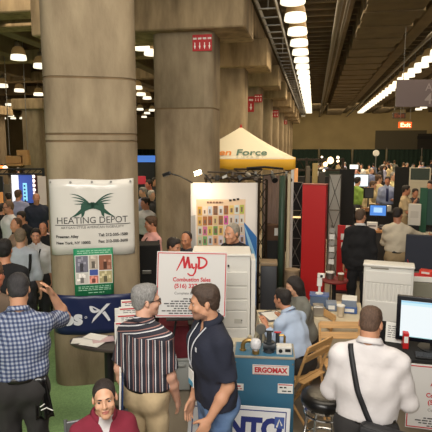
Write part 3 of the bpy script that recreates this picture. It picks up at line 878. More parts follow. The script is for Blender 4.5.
ex = thing('exit_sign', 'lit orange EXIT sign hanging above the crowd', 'sign', at(405, 20, hgt(125, 20)), YAW)
MB().box((0, 0, 0), (.52, .08, .24), bev=.01, seg=1).build('case', mat('exit orange', (226, 92, 36), .5, emit=.9, erg=(235, 84, 30)), ex)
mb = MB(); put_text(mb, 'Exit', .23, 0, -.075, -.05, bold=.006, sx=1.15); mb.build('lettering', mat('exit letters', (255, 226, 180), .5, emit=1.6), ex)
for sx in (-.2, .2): MB().cyl((sx, 0, .12), (sx, 0, ZC - hgt(125, 20)), .008, n=6).build('rod', STEEL, ex)
ex2 = thing('exit_sign', 'unlit dark Exit sign hanging above the lit one', 'sign', at(399, 23, hgt(115.5, 23)), YAW)
MB().box((0, 0, 0), (.60, .08, .26), bev=.01, seg=1).build('case', mat('unlit exit', (52, 44, 34), .6), ex2)
mb = MB(); put_text(mb, 'Exit', .25, 0, -.085, -.05, bold=.006, sx=1.2); mb.build('lettering', mat('unlit letters', (128, 62, 36), .6), ex2)
for sx in (-.2, .2): MB().cyl((sx, 0, .13), (sx, 0, ZC - hgt(115.5, 23)), .008, n=6).build('rod', STEEL, ex2)

za = 12.0
p = at(436, za, hgt(93.3, za))
ai = thing('aisle_sign', 'grey hanging aisle sign with pale lettering below the right lamp row', 'sign', p, YAW)
hh = 26.5 * .002 * za
MB().box((0, 0, 0), (80 * .002 * za, .02, hh), bev=.004, seg=1).build('panel', mat('aisle grey', (122, 110, 112), .6), ai)
mb = MB(); put_text(mb, 'Aisle', .25, -.02, .06, -.014); mb.build('lettering', mat('aisle letters', (172, 162, 160), .6), ai)
mb = MB(); put_text(mb, '400', .36, .0, -.25, -.014, bold=.004); mb.build('number', mat('aisle letters', (172, 162, 160), .6), ai)
for sx in (-.8, .8): MB().cyl((sx, 0, hh / 2), (sx, 0, ZC - p.z), .008, n=6).build('wire', STEEL, ai)

rw = thing('round_sign', 'round white sign on a thin post in front of the far drape', 'sign', at(374, 24), YAW)
MB().cyl((0, 0, 0), (0, 0, 2.25), .03, n=8).build('post', STEEL, rw)
MB().lathe([(.25, 0), (.25, .03)], n=16).build('base_plate', BLACK, rw)
MB().cyl((0, -.02, 2.36), (0, .02, 2.36), .15, n=24).build('disc', WHITE, rw)

# ------------------------------------------------------------------ banners on the wide column
def on_col(x, z, off=.008):
    a = min(abs(x) / HW1, .9999)
    return (x, -HW1 * (1 - a ** NSE) ** (1 / NSE) - off, z)
def col_sheet(x0, x1, zfn, th=.003, off=.006, nu=48, nv=8, wav=.0):
    def fn(u, v):
        x = x0 + (x1 - x0) * u; z0, z1 = zfn(u)
        z = z0 + (z1 - z0) * v
        return on_col(x, z, off + wav * (1 + math.sin(u * 23 + v * 9)) * .5), (0, -1, 0)
    return MB().sheet(fn, nu, nv, th)
ZF = 5.29
def cx(px): return (px - 92.4) * .002 * 5.12
def ch(py): return hgt(py, ZF)
vinyl = mat('white vinyl banner', (212, 208, 200), .22, bump=.06, bscale=6)
t = thing('banner', 'white HEATING DEPOT vinyl banner on the wide concrete column', 'banner', C1, ROT1)
col_sheet(cx(48), cx(133.5), lambda u: (ch(255.5) + .015 * math.sin(u * 5), ch(179.0) + .008 * math.sin(u * 7)), off=.010, wav=.005).build('sheet', vinyl, t, smooth=True)
W = lambda x, z: on_col(x, z, .0195)
dkgreen = mat('logo green', (16, 70, 52), .5); print_dark = mat('dark print', (58, 58, 56), .6)
mb = MB()
lx, lz = cx(91), ch(205.5)
def band(pts0, pts1):
    n = len(pts0)
    mb.add([W(*p) for p in pts0] + [W(*p) for p in pts1], [(i, i + 1, n + i + 1, n + i) for i in range(n - 1)])
def bez(p, n=14):
    out = []
    for i in range(n + 1):
        t_ = i / n; a = (1 - t_) ** 3; b = 3 * (1 - t_) ** 2 * t_; c = 3 * (1 - t_) * t_ ** 2; d = t_ ** 3
        out.append((a * p[0][0] + b * p[1][0] + c * p[2][0] + d * p[3][0], a * p[0][1] + b * p[1][1] + c * p[2][1] + d * p[3][1]))
    return out
for q in (-1, 1):
    L_ = lambda pts: [(lx + q * a * .0112, lz + b * .0122) for a, b in pts]
    band(L_(bez([(21, -10), (10, -8), (6, -2), (-1.5, -2.2)])), L_(bez([(21, -10), (12, -6), (9, 3), (-1.5, 3.2)])))
    band(L_(bez([(11, -10), (9, -9), (13, -1), (9, 3)])), L_(bez([(11, -10), (6, -9), (8, -2), (5, 2)])))
    for j in range(4):
        e = 20.5 - 1.2 * j; zz = 10.5 - 2.9 * j
        band(L_(bez([(e, zz), (12 - j, zz + 1.0), (6, 6 - 1.2 * j), (1.5, 1.2)])), L_(bez([(e, zz), (12 - j, zz - .6), (6, 4.4 - 1.2 * j), (1.5, .6)])))
mb.build('emblem', dkgreen, t)
mb = MB()
put_text(mb, 'HEATING DEPOT', .098, cx(90.5), ch(223.0), warp=W, sx=.97)
mb.build('lettering', print_dark, t)
mb = MB()
mb.add([W(cx(53 + 76 * i / 20), ch(224.2)) for i in range(21)] + [W(cx(53 + 76 * i / 20), ch(224.9)) for i in range(21)], [(i, i + 1, 22 + i, 21 + i) for i in range(20)])
put_text(mb, 'ARTISAN STYLE AMERICAN INGENUITY', .036, cx(90.5), ch(228.2), warp=W, sx=1.02)
for s_, px, py in (('Freeman Alley', 53.5, 237.3), ('New York, NY 10002', 53.5, 243.8)):
    put_text(mb, s_, .040, cx(px), ch(py), warp=W, align='LEFT', bold=.0015, sx=.98)
for s_, px, py in (('Tel: 212-505-1500', 126, 236.6), ('Fax: 212-505-3600', 126, 243.2)):
    put_text(mb, s_, .042, cx(px), ch(py), warp=W, align='RIGHT', bold=.0015, sx=.98)
mb.build('small_lettering', print_dark, t)
mb = MB()
for px in (50, 70, 91, 110, 130):
    q = Vector(W(cx(px), ch(181.5))); mb.cyl(q + Vector((0, .004, 0)), q + Vector((0, -.004, 0)), .012, n=10)
mb.build('eyelet', STEEL, t)

t = thing('poster', 'green bordered poster with six room photos, taped below the white banner', 'poster', C1, ROT1)
col_sheet(cx(70.2), cx(110), lambda u: (ch(297.5), ch(248.5)), off=.024, nu=12, nv=1).build('sheet', mat('poster green', (40, 138, 96), .4), t, smooth=True)
W2 = lambda x, z, o=.027: on_col(x, z, o)
pics = [((72, 84.5), (256, 273), (120, 118, 132)), ((85.5, 94.5), (256, 270), (186, 172, 158)), ((95.5, 108.5), (256, 271.5), (150, 98, 76)),
        ((72, 84.5), (274, 285), (206, 200, 194)), ((85.5, 94.5), (277, 285), (200, 120, 104)), ((95.5, 108.5), (272.5, 285), (176, 164, 122))]
mb = MB()
def quad_on(mb, x0, x1, y0, y1, o):
    xs = [x0 + (x1 - x0) * i / 4 for i in range(5)]
    mb.add([W2(cx(x), ch(y1), o) for x in xs] + [W2(cx(x), ch(y0), o) for x in xs], [(i, i + 1, 6 + i, 5 + i) for i in range(4)])
quad_on(mb, 71.3, 109, 255.4, 285.6, .0275); mb.build('photo_mount', PAPER, t)
rr = random.Random(3)
for i, ((x0, x1), (y0, y1), c) in enumerate(pics):
    mb = MB(); quad_on(mb, x0, x1, y0, y1, .0295)
    mb.slot(1)
    for j in range(5):
        a = rr.uniform(x0, x1 - 3); b = rr.uniform(y0, y1 - 4); quad_on(mb, a, a + rr.uniform(1.5, 3), b, b + rr.uniform(2, 4), .0305)
    mb.slot(2); a = (x0 + x1) / 2; quad_on(mb, a - 2, a + 1.5, (y0 + y1) / 2 - 1, y1 - 1, .0312)
    mb.build('photo', [mat('photo tone %d' % i, c, .4), mat('photo light %d' % i, tuple(min(255, v + 45) for v in c), .4), mat('photo dark %d' % i, tuple(int(v * .55) for v in c), .4)], t)
mb = MB(); quad_on(mb, 85.8, 94.2, 270.5, 276.5, .0305); mb.build('label', mat('poster blue', (70, 90, 160), .4), t)
mb = MB()
for y_, s_ in ((251.5, 1), (253.6, 2)): bars(mb, cx(74), cx(107), ch(y_), .010, seed=s_, warp=lambda a, b: W2(a, b, .0300))
for y_, s_ in ((288.5, 3), (290.3, 4), (292.1, 5), (295, 6)): bars(mb, cx(74 if s_ < 6 else 84), cx(107 if s_ < 6 else 100), ch(y_), .008, seed=s_, warp=lambda a, b: W2(a, b, .0300))
mb.build('small_print', mat('poster print', (160, 205, 178), .5), t)

t = thing('banner', 'navy blue vinyl banner with white X emblem wrapped low around the wide column', 'banner', C1, ROT1)
col_sheet(cx(47.5), cx(137), lambda u: (ch(337.5) - .02 * math.sin(u * 3), ch(296 + 3 * u)), off=.012, wav=.006).build('sheet', NAVY, t, smooth=True)
W3 = lambda x, z: on_col(x, z, .0235)
mb = MB()
put_text(mb, 'os', .225, cx(66.0), ch(327.5), warp=W3, bold=.011, sx=1.05)
def cshape(c, r0, r1, n=16):
    mb.add([W3(c[0] + r * math.cos(2 * PI * i / n), c[1] + r * math.sin(2 * PI * i / n)) for r in (r0, r1) for i in range(n)], [(i, (i + 1) % n, n + (i + 1) % n, n + i) for i in range(n)])
cshape((cx(80.3), ch(320.6)), .008, .013)
K = lambda pts: [(cx(a), ch(b)) for a, b in pts]
W = W3
band(K([(106, 307.5), (100.5, 313), (95, 318.5), (90.5, 323), (86, 327.3)]), K([(102, 307.5), (97, 312.5), (92, 317.5), (88, 322), (86, 327.3)]))
band(K(bez([(84.3, 309), (84.3, 318), (90, 317), (93.5, 315.5)])), K(bez([(87.3, 309.8), (88, 315), (91, 314.5), (94, 313)])))
band(K(bez([(84.3, 309), (88, 308.2), (91, 311.5), (95, 313.5)])), K(bez([(86.8, 310.3), (89, 311), (91.5, 313.5), (94.5, 315.5)])))
band(K([(97, 317), (99.5, 320.5), (102, 324), (103.5, 326.5)]), K([(100, 315), (102.5, 319), (104.5, 322.5), (105.5, 325.5)]))
mb.build('lettering', mat('banner white print', (214, 214, 220), .4), t)
# ------------------------------------------------------------------ sign on the easel
def myd_board(parent, wd, hh, y=0.0):
    MB().box((0, y, hh / 2), (wd, .012, hh), bev=.002, seg=1).build('board', mat('sign board', (216, 214, 212), .45), parent)
    mb = MB(); e = .012; o = y - .0075
    for a, b, c, d in ((-wd / 2 + e, wd / 2 - e, hh - e - .008, hh - e), (-wd / 2 + e, wd / 2 - e, e, e + .008)):
        mb.box(((a + b) / 2, o, (c + d) / 2), (b - a, .002, d - c))
    for x in (-wd / 2 + e, wd / 2 - e): mb.box((x, o, hh / 2), (.008, .002, hh - 2 * e))
    mb.build('red_border', mat('sign red', (196, 28, 40), .5), parent)
    mb = MB(); k = wd / .70
    Wl = lambda x, z: (x * k, o - .001, z)
    def stroke(pts, r0, r1):
        n = len(pts); up, dn = [], []
        for i, (x, z) in enumerate(pts):
            a = pts[max(i - 1, 0)]; b = pts[min(i + 1, n - 1)]; dx, dz = b[0] - a[0], b[1] - a[1]; l = math.hypot(dx, dz) or 1
            t_ = i / (n - 1); r_ = r0 + (r1 - r0) * t_
            up.append(Wl(x - dz / l * r_, z + dx / l * r_)); dn.append(Wl(x + dz / l * r_, z - dx / l * r_))
        mb.add(up + dn, [(i, i + 1, n + i + 1, n + i) for i in range(n - 1)])
    T = hh
    stroke([(-.155, T - .190), (-.135, T - .150), (-.10, T - .075), (-.085, T - .045)], .004, .012)
    stroke([(-.090, T - .050), (-.082, T - .10), (-.072, T - .165)], .010, .013)
    stroke([(-.072, T - .160), (-.055, T - .10), (-.042, T - .05)], .008, .013)
    stroke([(-.045, T - .050), (-.034, T - .11), (-.022, T - .165)], .012, .013)
    stroke([(-.005, T - .115), (.0, T - .155), (.012, T - .165), (.022, T - .15)], .009, .010)
    stroke([(.040, T - .115), (.038, T - .16), (.030, T - .205), (.010, T - .235), (-.020, T - .235), (-.045, T - .215)], .010, .007)
    stroke([(.065, T - .055), (.068, T - .11), (.062, T - .165)], .010, .012)
    stroke(bez([(.045, T - .055), (.19, T - .045), (.16, T - .165), (.06, T - .163)]), .008, .011)
    mb.build('emblem', mat('sign red', (196, 28, 40), .5), parent)
    mb = MB(); put_text(mb, 'Combustion Sales', .056 * k, 0, T - .295, o - .001, sx=.93, bold=.0016); mb.build('red_lettering', mat('sign red', (196, 28, 40), .5), parent); mb = MB(); put_text(mb, '(516) 327', .058 * k, -.06 * k, T - .36, o - .001, bold=.0016)
    mb.build('phone_number', mat('sign red', (196, 28, 40), .5), parent)
    mb = MB(); put_text(mb, 'Complete Boiler Room', .036 * k, 0, T - .425, o - .001); mb.build('black_lettering', mat('grey print', (70, 68, 70), .6), parent); mb = MB()
    for i, (a, b) in enumerate(((-.08, .08), (-.20, .20), (-.27, .27), (-.24, .24), (-.17, .17), (-.29, .29), (-.22, .22))):
        zz = T - .475 - i * .024
        if zz > .02: bars(mb, a * k, b * k, zz, .011, o - .001, seed=i)
    mb.build('small_print', mat('grey print', (70, 68, 70), .6), parent)

ZE = 4.95
pe = gp(190.5, ZE, 1.25)
es = thing('sign_board', 'white MYD Combustion Sales sign with red border resting on the black tripod easel', 'sign', (pe.x, pe.y, .925), facing(190) + R(3))
es.rotation_euler = (R(-7), R(2.5), facing(190) + R(4))
myd_board(es, .70, .655)
be = pe + Vector((-math.sin(facing(190)), math.cos(facing(190)), 0)) * .10
ea = thing('easel', 'black tripod easel holding the white Combustion Sales sign', 'easel', (be.x, be.y, .0125), facing(190) + R(4))
for sx in (-.30, .30):
    MB().tube([(sx, -.10, 0), (sx * .1, .12, 1.50)], .011, 8).build('leg', BLACK, ea)
MB().tube([(.0, .27, 0), (0, .135, 1.48)], .011, 8).build('leg', BLACK, ea)
MB().cyl((0, .06, .02), (0, .09, 1.0), .012, n=8).build('center_post', BLACK, ea)
MB().box((0, -.085, .898), (.50, .085, .018), bev=.003).box((0, -.04, .905), (.50, .02, .03)).build('ledge', BLACK, ea)
MB().lathe([(.02, 0), (.03, .02), (.03, .06), (.02, .08)], (0, .12, 1.45), 12).build('head_clamp', BLACK, ea)
MB().box((0, .05, .82), (.05, .05, .06), bev=.01).build('clamp', STEEL, ea)

# grey bin with a maroon covered crate behind the easel
pb = gp(180, 5.5, .4)
gb = thing('storage_bin', 'light grey plastic bin on the floor behind the easel legs', 'bin', (pb.x, pb.y, .012), facing(186))
grey_pl = mat('light grey plastic', (158, 160, 156), .5)
MB().box((0, 0, .17), (.42, .36, .34), bev=.03).build('tub', grey_pl, gb, smooth=40)
MB().box((0, 0, .355), (.45, .39, .035), bev=.014).build('lid', grey_pl, gb, smooth=40)
MB().box((0, -.20, .30), (.12, .03, .03), bev=.01).build('handle', grey_pl, gb)
mc = thing('draped_crate', 'crate covered with a maroon cloth on top of the grey bin', 'crate', (pb.x, pb.y, .3845), facing(186))
maroon = mat('maroon cloth', (92, 22, 32), .9, var=.15, vscale=10, bump=.3, bscale=14)
MB().box((0, 0, .17), (.42, .34, .34), bev=.008).build('crate', BROWNWOOD, mc)
def mfn(u, v):
    a = 2 * PI * u; x, y = se(.225, 7, a); k = 1 + .02 * math.sin(a * 14) * (1 - v)
    return (x * k, y * .84 * k, .345 * v + .004), (math.cos(a), math.sin(a), 0)
MB().sheet(mfn, 96, 2, .006).box((0, 0, .352), (.446, .372, .008)).build('cloth', maroon, mc, smooth=50)

# tall bistro table with leaflets and a stepped leaflet rack
pt = gp(108.5, 4.72, .76)
bt = thing('bistro_table', 'oval dark bistro table on one black post beside the wide column', 'table', (pt.x, pt.y, .0125), 0)
HT = .775
def ell_lathe(prof, zc, ky=.46, n=44):
    mb = MB(); mb.lathe(prof, (0, 0, zc), n); mb.v = [(x, y * ky, z) for x, y, z in mb.v]; return mb
ell_lathe([(.375, 0), (.385, .008), (.385, .026), (.375, .032)], HT - .032).build('table_top', mat('table top', (70, 62, 58), .35), bt, smooth=40)
MB().lathe([(.05, .02), (.045, .05), (.042, HT - .06), (.09, HT - .033)], n=20).build('post', BLACK, bt, smooth=40)
MB().lathe([(.24, 0), (.235, .012), (.06, .03)], n=28).build('base', BLACK, bt, smooth=40)
ztab = .0125 + HT
for i, (dx, dy, a) in enumerate(((-.25, -.02, .3), (-.13, -.08, -.15), (-.06, .02, .5), (-.16, .06, -.2))):
    lf = MB().box((0, 0, .002), (.20, .13, .004)).build('leaflet', [PAPER, PAPER, mat('leaflet pink', (206, 176, 178), .6), PAPER][i], None, (pt.x + dx, pt.y + dy, ztab + .001 + .0045 * i), rotz=a)
    tag(lf, ['white leaflet at the left rim of the bistro table', 'white leaflet lying nearest the front rim of the bistro table', 'pinkish leaflet in front of the leaflet rack', 'topmost white leaflet lying at the back left of the bistro table'][i], 'leaflet')
pr = at(127.5, 4.70, ztab)
rk = thing('leaflet_rack', 'stepped white rack of red and white leaflets on the bistro table', 'rack', (pr.x, pr.y, ztab + .0005), facing(128))
MB().box((0, .07, .006), (.23, .20, .012), bev=.003).box((0, .155, .15), (.23, .012, .28), bev=.003).build('stand', WHITE, rk)
RK = []
cardred = mat('leaflet red', (190, 40, 50), .5)
for i in range(4):
    hb = .012 + .055 * i
    st = thing('leaflet_stack', 'stack of red headed leaflets in the %s tier of the stepped rack' % ['front', 'second', 'third', 'rearmost'][i], 'leaflets',
               (pr.x, pr.y, ztab + .0005), facing(128) + 0)
    y = -.01 + i * .042
    wd = .23 - .018 * i; x0 = .012 * i
    MB().box((x0, y, hb + .10), (wd, .022, .20 if i else .19)).build('paper_block', PAPER, st)
    MB().box((x0 - .01, y - .012, hb + .185), (wd * .8, .003, .012)).build('heading', cardred, st)
    if i == 0: MB().lathe([(.0, 0), (.03, 0), (.03, .004), (0, .004)], n=14).build('emblem', cardred, st, (x0 - .06, y - .0115, hb + .09), rot=(PI / 2, 0, 0))
    m2 = MB()
    for j in range(3): bars(m2, x0 - wd * .3, x0 + wd * .3, hb + .165 - j * .018, .006, y - .0125, seed=i * 7 + j)
    m2.build('small_print', mat('grey print', (70, 68, 70), .6), st)

# ------------------------------------------------------------------ blue boiler, leaning sign, fittings
pbx = gp(264, 4.28, .8)
HB = .90; WB, DB = .50, .30
fb = facing(264)
bo = thing('boiler', 'blue boxy ERGOMAX boiler behind the leaning white sign', 'boiler', (pbx.x, pbx.y, 0), fb)
teal = mat('boiler blue', (58, 108, 136), .45, var=.05)
MB().box((0, 0, HB / 2 + .02), (WB, DB, HB - .04), bev=.012).build('casing', teal, bo, smooth=40)
MB().box((0, 0, HB - .012), (WB + .01, DB + .01, .02), bev=.005).build('top_panel', mat('boiler top', (150, 142, 126), .5), bo)
for sx in (-1, 1):
    for sy in (-1, 1): MB().box((sx * .2, sy * .16, .011), (.05, .05, .022)).build('foot', BLACK, bo)
yf = -DB / 2
MB().box((.055, yf - .003, HB - .115), (.30, .006, .085), bev=.002, seg=1).build('name_plate', mat('plate white', (222, 214, 208), .4), bo)
mb = MB(); put_text(mb, 'ERGOMAX', .060, .055, HB - .136, yf - .0075, bold=.003, sx=.92)
for a, b in ((-.16 + .066, 0), ): pass
for zz in (HB - .078, HB - .152): mb.box((.055, yf - .0065, zz), (.285, .001, .003))
mb.build('lettering', mat('plate red', (186, 34, 44), .5), bo)
MB().box((.178, yf - .003, HB - .272), (.125, .005, .085), bev=.002, seg=1).build('label', PAPER, bo)
mb = MB(); mb.box((.178, yf - .0062, HB - .238), (.115, .001, .008)); mb.build('label_stripe', cardred, bo)
mb = MB(); bars(mb, .13, .20, HB - .268, .012, yf - .0062, 4); bars(mb, .15, .225, HB - .298, .010, yf - .0062, 5); mb.build('label_print', MBLACK, bo)
MB().box((-.205, yf - .003, HB - .275), (.075, .005, .06), bev=.002, seg=1).build('label', PAPER, bo)
mb = MB(); bars(mb, -.235, -.18, HB - .272, .012, yf - .0062, 6); bars(mb, -.235, -.18, HB - .292, .008, yf - .0062, 8); mb.build('label_print', cardred, bo)
for sx in (-.235, .235):
    for zz in (.06, HB - .06): MB().cyl((sx, yf, zz), (sx, yf - .006, zz), .007, n=8).build('screw', STEEL, bo)
top = HB - .002
# pipe fittings on top
brass = mat('brass', (176, 142, 84), .35, .8)
def local(x, y, z): 
    c, s_ = math.cos(fb), math.sin(fb); return Vector((pbx.x + c * x - s_ * y, pbx.y + s_ * x + c * y, z))
def fit(nm, label, x, y): return thing(nm, label, 'fitting', local(x, y, top + .0005), fb)
f1 = fit('circulator_pump', 'dark cast circulator pump with upright valve on the blue boiler', .04, -.05)
MB().lathe([(.045, 0), (.045, .012), (.028, .02), (.028, .07), (.045, .08), (.045, .092)], n=18).build('flange', mat('cast iron', (58, 62, 66), .5, .3), f1, smooth=40)
MB().cyl((0, 0, .07), (0, 0, .17), .022, n=14).build('valve_body', mat('cast iron', (58, 62, 66), .5, .3), f1)
MB().cyl((-.05, 0, .055), (.055, 0, .055), .034, n=16).build('motor', mat('cast iron', (58, 62, 66), .5, .3), f1)
MB().box((0, 0, .18), (.07, .014, .014), bev=.004).build('handle', BLACK, f1)
f2 = fit('vent_cap', 'round white bulb shaped vent on the blue boiler', -.07, -.10)
MB().lathe([(.02, 0), (.02, .04), (.042, .055), (.048, .085), (.040, .115), (.02, .13)], n=18).build('cap', mat('vent white', (214, 214, 218), .35), f2, smooth=40)
MB().cyl((0, 0, 0), (0, 0, .03), .03, n=12).build('collar', brass, f2)
f3 = fit('control_box', 'small white control box lying on the right of the boiler top', .165, -.06)
MB().box((0, 0, .035), (.13, .09, .07), bev=.008).build('case', mat('control white', (204, 202, 196), .4), f3)
MB().cyl((-.03, -.046, .035), (-.03, -.052, .035), .016, n=14).build('dial', BLACK, f3)
MB().box((.03, -.047, .04), (.045, .004, .025)).build('display', BLACK, f3)
f4 = fit('pipe_elbow', 'bent brass pipe elbow at the left of the boiler top', -.18, -.04)
MB().tube([(0, 0, 0), (0, 0, .05), (.01, 0, .075), (.035, 0, .09), (.07, 0, .09)], .018, 12).build('elbow', brass, f4, smooth=40)
MB().lathe([(.028, 0), (.028, .014)], n=6).build('nut', brass, f4)
f5 = fit('pressure_gauge', 'grey steel gauge assembly at the back of the boiler top', -.03, .09)
MB().cyl((0, 0, 0), (0, 0, .13), .014, n=10).build('stem', STEEL, f5)
MB().cyl((0, -.025, .15), (0, .01, .15), .045, n=20).build('gauge', STEEL, f5)
f6 = fit('relief_valve', 'tall dark relief valve beside the pump on the boiler', .115, .08)
MB().cyl((0, 0, 0), (0, 0, .12), .018, n=12).build('body', mat('cast iron', (58, 62, 66), .5, .3), f6)
MB().tube([(0, 0, .10), (.05, 0, .10), (.06, 0, .09), (.06, 0, .03)], .011, 8).build('outlet', brass, f6)
MB().box((0, 0, .125), (.06, .02, .012), bev=.004).build('lever', cardred, f6)

psg = gp(236, 3.98, .3)
ls = thing('leaning_sign', 'white sign with blue frame line and navy letters leaning against the blue boiler', 'sign', (psg.x, psg.y, .002), facing(236))
ls.rotation_euler = (R(-11), R(3.2), facing(236))
SGH = .545
MB().box((0, 0, SGH / 2), (.82, .012, SGH), bev=.002, seg=1).build('board', mat('sign white', (220, 220, 222), .4), ls)
mb = MB(); navy_ink = mat('navy ink', (30, 44, 118), .5)
for zz in (.03, SGH - .03): mb.box((0, -.0068, zz), (.76, .0016, .008))
for xx in (-.376, .376): mb.box((xx, -.0068, SGH / 2), (.008, .0016, SGH - .052))
mb.build('frame_line', navy_ink, ls)
mb = MB(); put_text(mb, 'NTO', .22, .125, SGH - .245, -.0072, bold=.012, sx=.92); mb.build('lettering', navy_ink, ls)
MB().box((.325, -.0068, SGH - .115), (.078, .0016, .09)).build('square_emblem', mat('emblem blue', (60, 84, 150), .5), ls)
MB().tube([(.305, -.0085, SGH - .15), (.325, -.0085, SGH - .09), (.345, -.0085, SGH - .135)], .007, 6).build('emblem_mark', PAPER, ls)

# ------------------------------------------------------------------ bar stool
ps = gp(325, 3.85, .74)
stl = thing('bar_stool', 'round black cushioned bar stool with chrome legs', 'stool', (ps.x, ps.y, 0), .3)
SH = .735
MB().lathe([(.165, 0), (.182, .012), (.186, .045), (.176, .075), (.13, .088), (.0, .09)], (0, 0, SH - .09), 36).build('cushion', mat('black vinyl', (20, 19, 20), .3), stl, smooth=60)
MB().lathe([(.17, 0), (.172, .018)], (0, 0, SH - .106), 30).build('seat_ring', CHROME, stl)
for k in range(4):
    a = PI / 4 + k * PI / 2; c, s_ = math.cos(a), math.sin(a)
    lg = MB().tube([(c * .12, s_ * .12, SH - .105), (c * .14, s_ * .14, SH - .15), (c * .195, s_ * .195, .012)], .0125, 10).build('leg', CHROME, stl, smooth=40)
    MB().lathe([(.016, 0), (.016, .018)], (c * .196, s_ * .196, 0), 10).build('foot_cap', BLACK, lg)
for zz, rad in ((SH - .16, .150), (.34, .172)):
    pts = [(rad * math.cos(2 * PI * i / 32), rad * math.sin(2 * PI * i / 32), zz) for i in range(33)]
    MB().tube(pts, .010, 8).build('foot_ring', CHROME, stl, smooth=40)

# ------------------------------------------------------------------ right counter with screen and second sign
pc = gp(436, 4.62, .75); fc = facing(436) * .55 + YAW * .45
ct = thing('counter_table', 'black topped table carrying the large flat screen', 'table', (pc.x, pc.y, 0), fc)
MB().box((.0, 0, .735), (.86, .55, .03), bev=.004).build('table_top', MBLACK, ct)
for sx in (-.39, .39):
    for sy in (-.24, .24): MB().cyl((sx, sy, 0), (sx, sy, .72), .018, n=10).build('leg', STEEL, ct)
c_, s_ = math.cos(fc), math.sin(fc)
def cl(x, y, z): return Vector((pc.x + c_ * x - s_ * y, pc.y + s_ * x + c_ * y, z))
fs = thing('sign_board', 'white Combustion Sales sign with red border under the flat screen', 'sign', cl(.07, -.285, .12), fc)
myd_board(fs, .70, .60)
tv = thing('flat_screen', 'large black framed flat screen with bright pale page on the right table', 'screen', cl(-.005, .02, .7505), fc - R(8))
TW, TH = .70, .43
MB().box((0, 0, .055 + TH / 2), (TW, .05, TH), bev=.008).build('bezel', mat('screen bezel', (16, 18, 26), .25), tv, smooth=40)
scr = bpy.data.materials.new('bright page'); scr.use_nodes = True
nt = scr.node_tree; b = nt.nodes['Principled BSDF']; tc = nt.nodes.new('ShaderNodeTexCoord'); sp = nt.nodes.new('ShaderNodeSeparateXYZ')
nt.links.new(tc.outputs['Object'], sp.inputs[0]); rp = nt.nodes.new('ShaderNodeValToRGB')
mr = nt.nodes.new('ShaderNodeMapRange'); mr.inputs[1].default_value = .08; mr.inputs[2].default_value = .48
nt.links.new(sp.outputs[2], mr.inputs[0]); nt.links.new(mr.outputs[0], rp.inputs[0])
e = rp.color_ramp.elements; rp.color_ramp.interpolation = 'CONSTANT'
e[0].color = (.50, .78, .80, 1); e[1].position = .06; e[1].color = (.86, .93, .95, 1)
for p_, c3 in ((.80, (.60, .85, .93, 1)), (.86, (.35, .66, .86, 1)), (.90, (.90, .96, 1, 1)), (.97, (.62, .80, .93, 1))):
    q = e.new(p_); q.color = c3
nt.links.new(rp.outputs[0], b.inputs['Emission Color']); b.inputs['Emission Strength'].default_value = 1.0
b.inputs['Base Color'].default_value = (.02, .02, .02, 1)
MB().box((0, -.0262, .055 + TH / 2), (TW - .075, .003, TH - .085)).build('display', scr, tv)
MB().box((0, .03, .05), (.09, .03, .10), bev=.005).build('stand_neck', BLACK, tv)
MB().lathe([(.15, 0), (.15, .008), (.05, .018)], (0, .02, 0), 28).build('stand_foot', BLACK, tv, smooth=40)
kb = thing('keyboard', 'black keyboard in front of the large flat screen', 'keyboard', cl(.0, -.195, .7505), fc - R(4))
MB().box((0, 0, .010), (.42, .13, .018), bev=.004).build('case', BLACK, kb)
mb = MB()
for r_ in range(4):
    for k in range(14): mb.box((-.185 + k * .0285, -.04 + r_ * .026, .021), (.022, .020, .006))
mb.build('keys', mat('key grey', (46, 46, 50), .5), kb)

# white panelled unit behind the screen on a black plinth
pw = gp(388, 6.04, 1.0); fw = facing(388)
pl = tag(MB().box((0, .04, .3025), (.60, .38, .535), bev=.006).build('plinth', MBLACK, None, (pw.x, pw.y, -.035), rotz=fw), 'black draped plinth under the white heating unit', 'plinth')
hu = thing('heating_unit', 'white panelled heating unit with ribbed front behind the flat screen', 'heating unit', (pw.x, pw.y, .5355), fw)
UW, UD, UH = .565, .22, .695
MB().box((0, 0, UH / 2), (UW, UD, UH), bev=.018, seg=3).build('casing', WHITE, hu, smooth=40)
MB().box((0, -.02, UH - .012), (UW + .016, UD + .03, .028), bev=.012).build('top_lid', WHITE, hu, smooth=40)
MB().box((.0, -UD / 2 - .008, UH - .15), (UW - .05, .018, .14), bev=.006).build('upper_panel', WHITE, hu)
mb = MB()
for k in range(12): mb.box((-.242 + k * .044, -UD / 2 - .006, UH - .345), (.034, .016, .23), bev=.006, seg=1)
mb.build('ribbed_panel', WHITE, hu)
MB().box((0, -UD / 2 - .008, .13), (UW - .05, .018, .24), bev=.006).build('lower_panel', WHITE, hu)
MB().box((-.10, -UD / 2 - .018, UH - .045), (.20, .004, .010)).build('slot', mat('slot grey', (128, 122, 106), .6), hu)

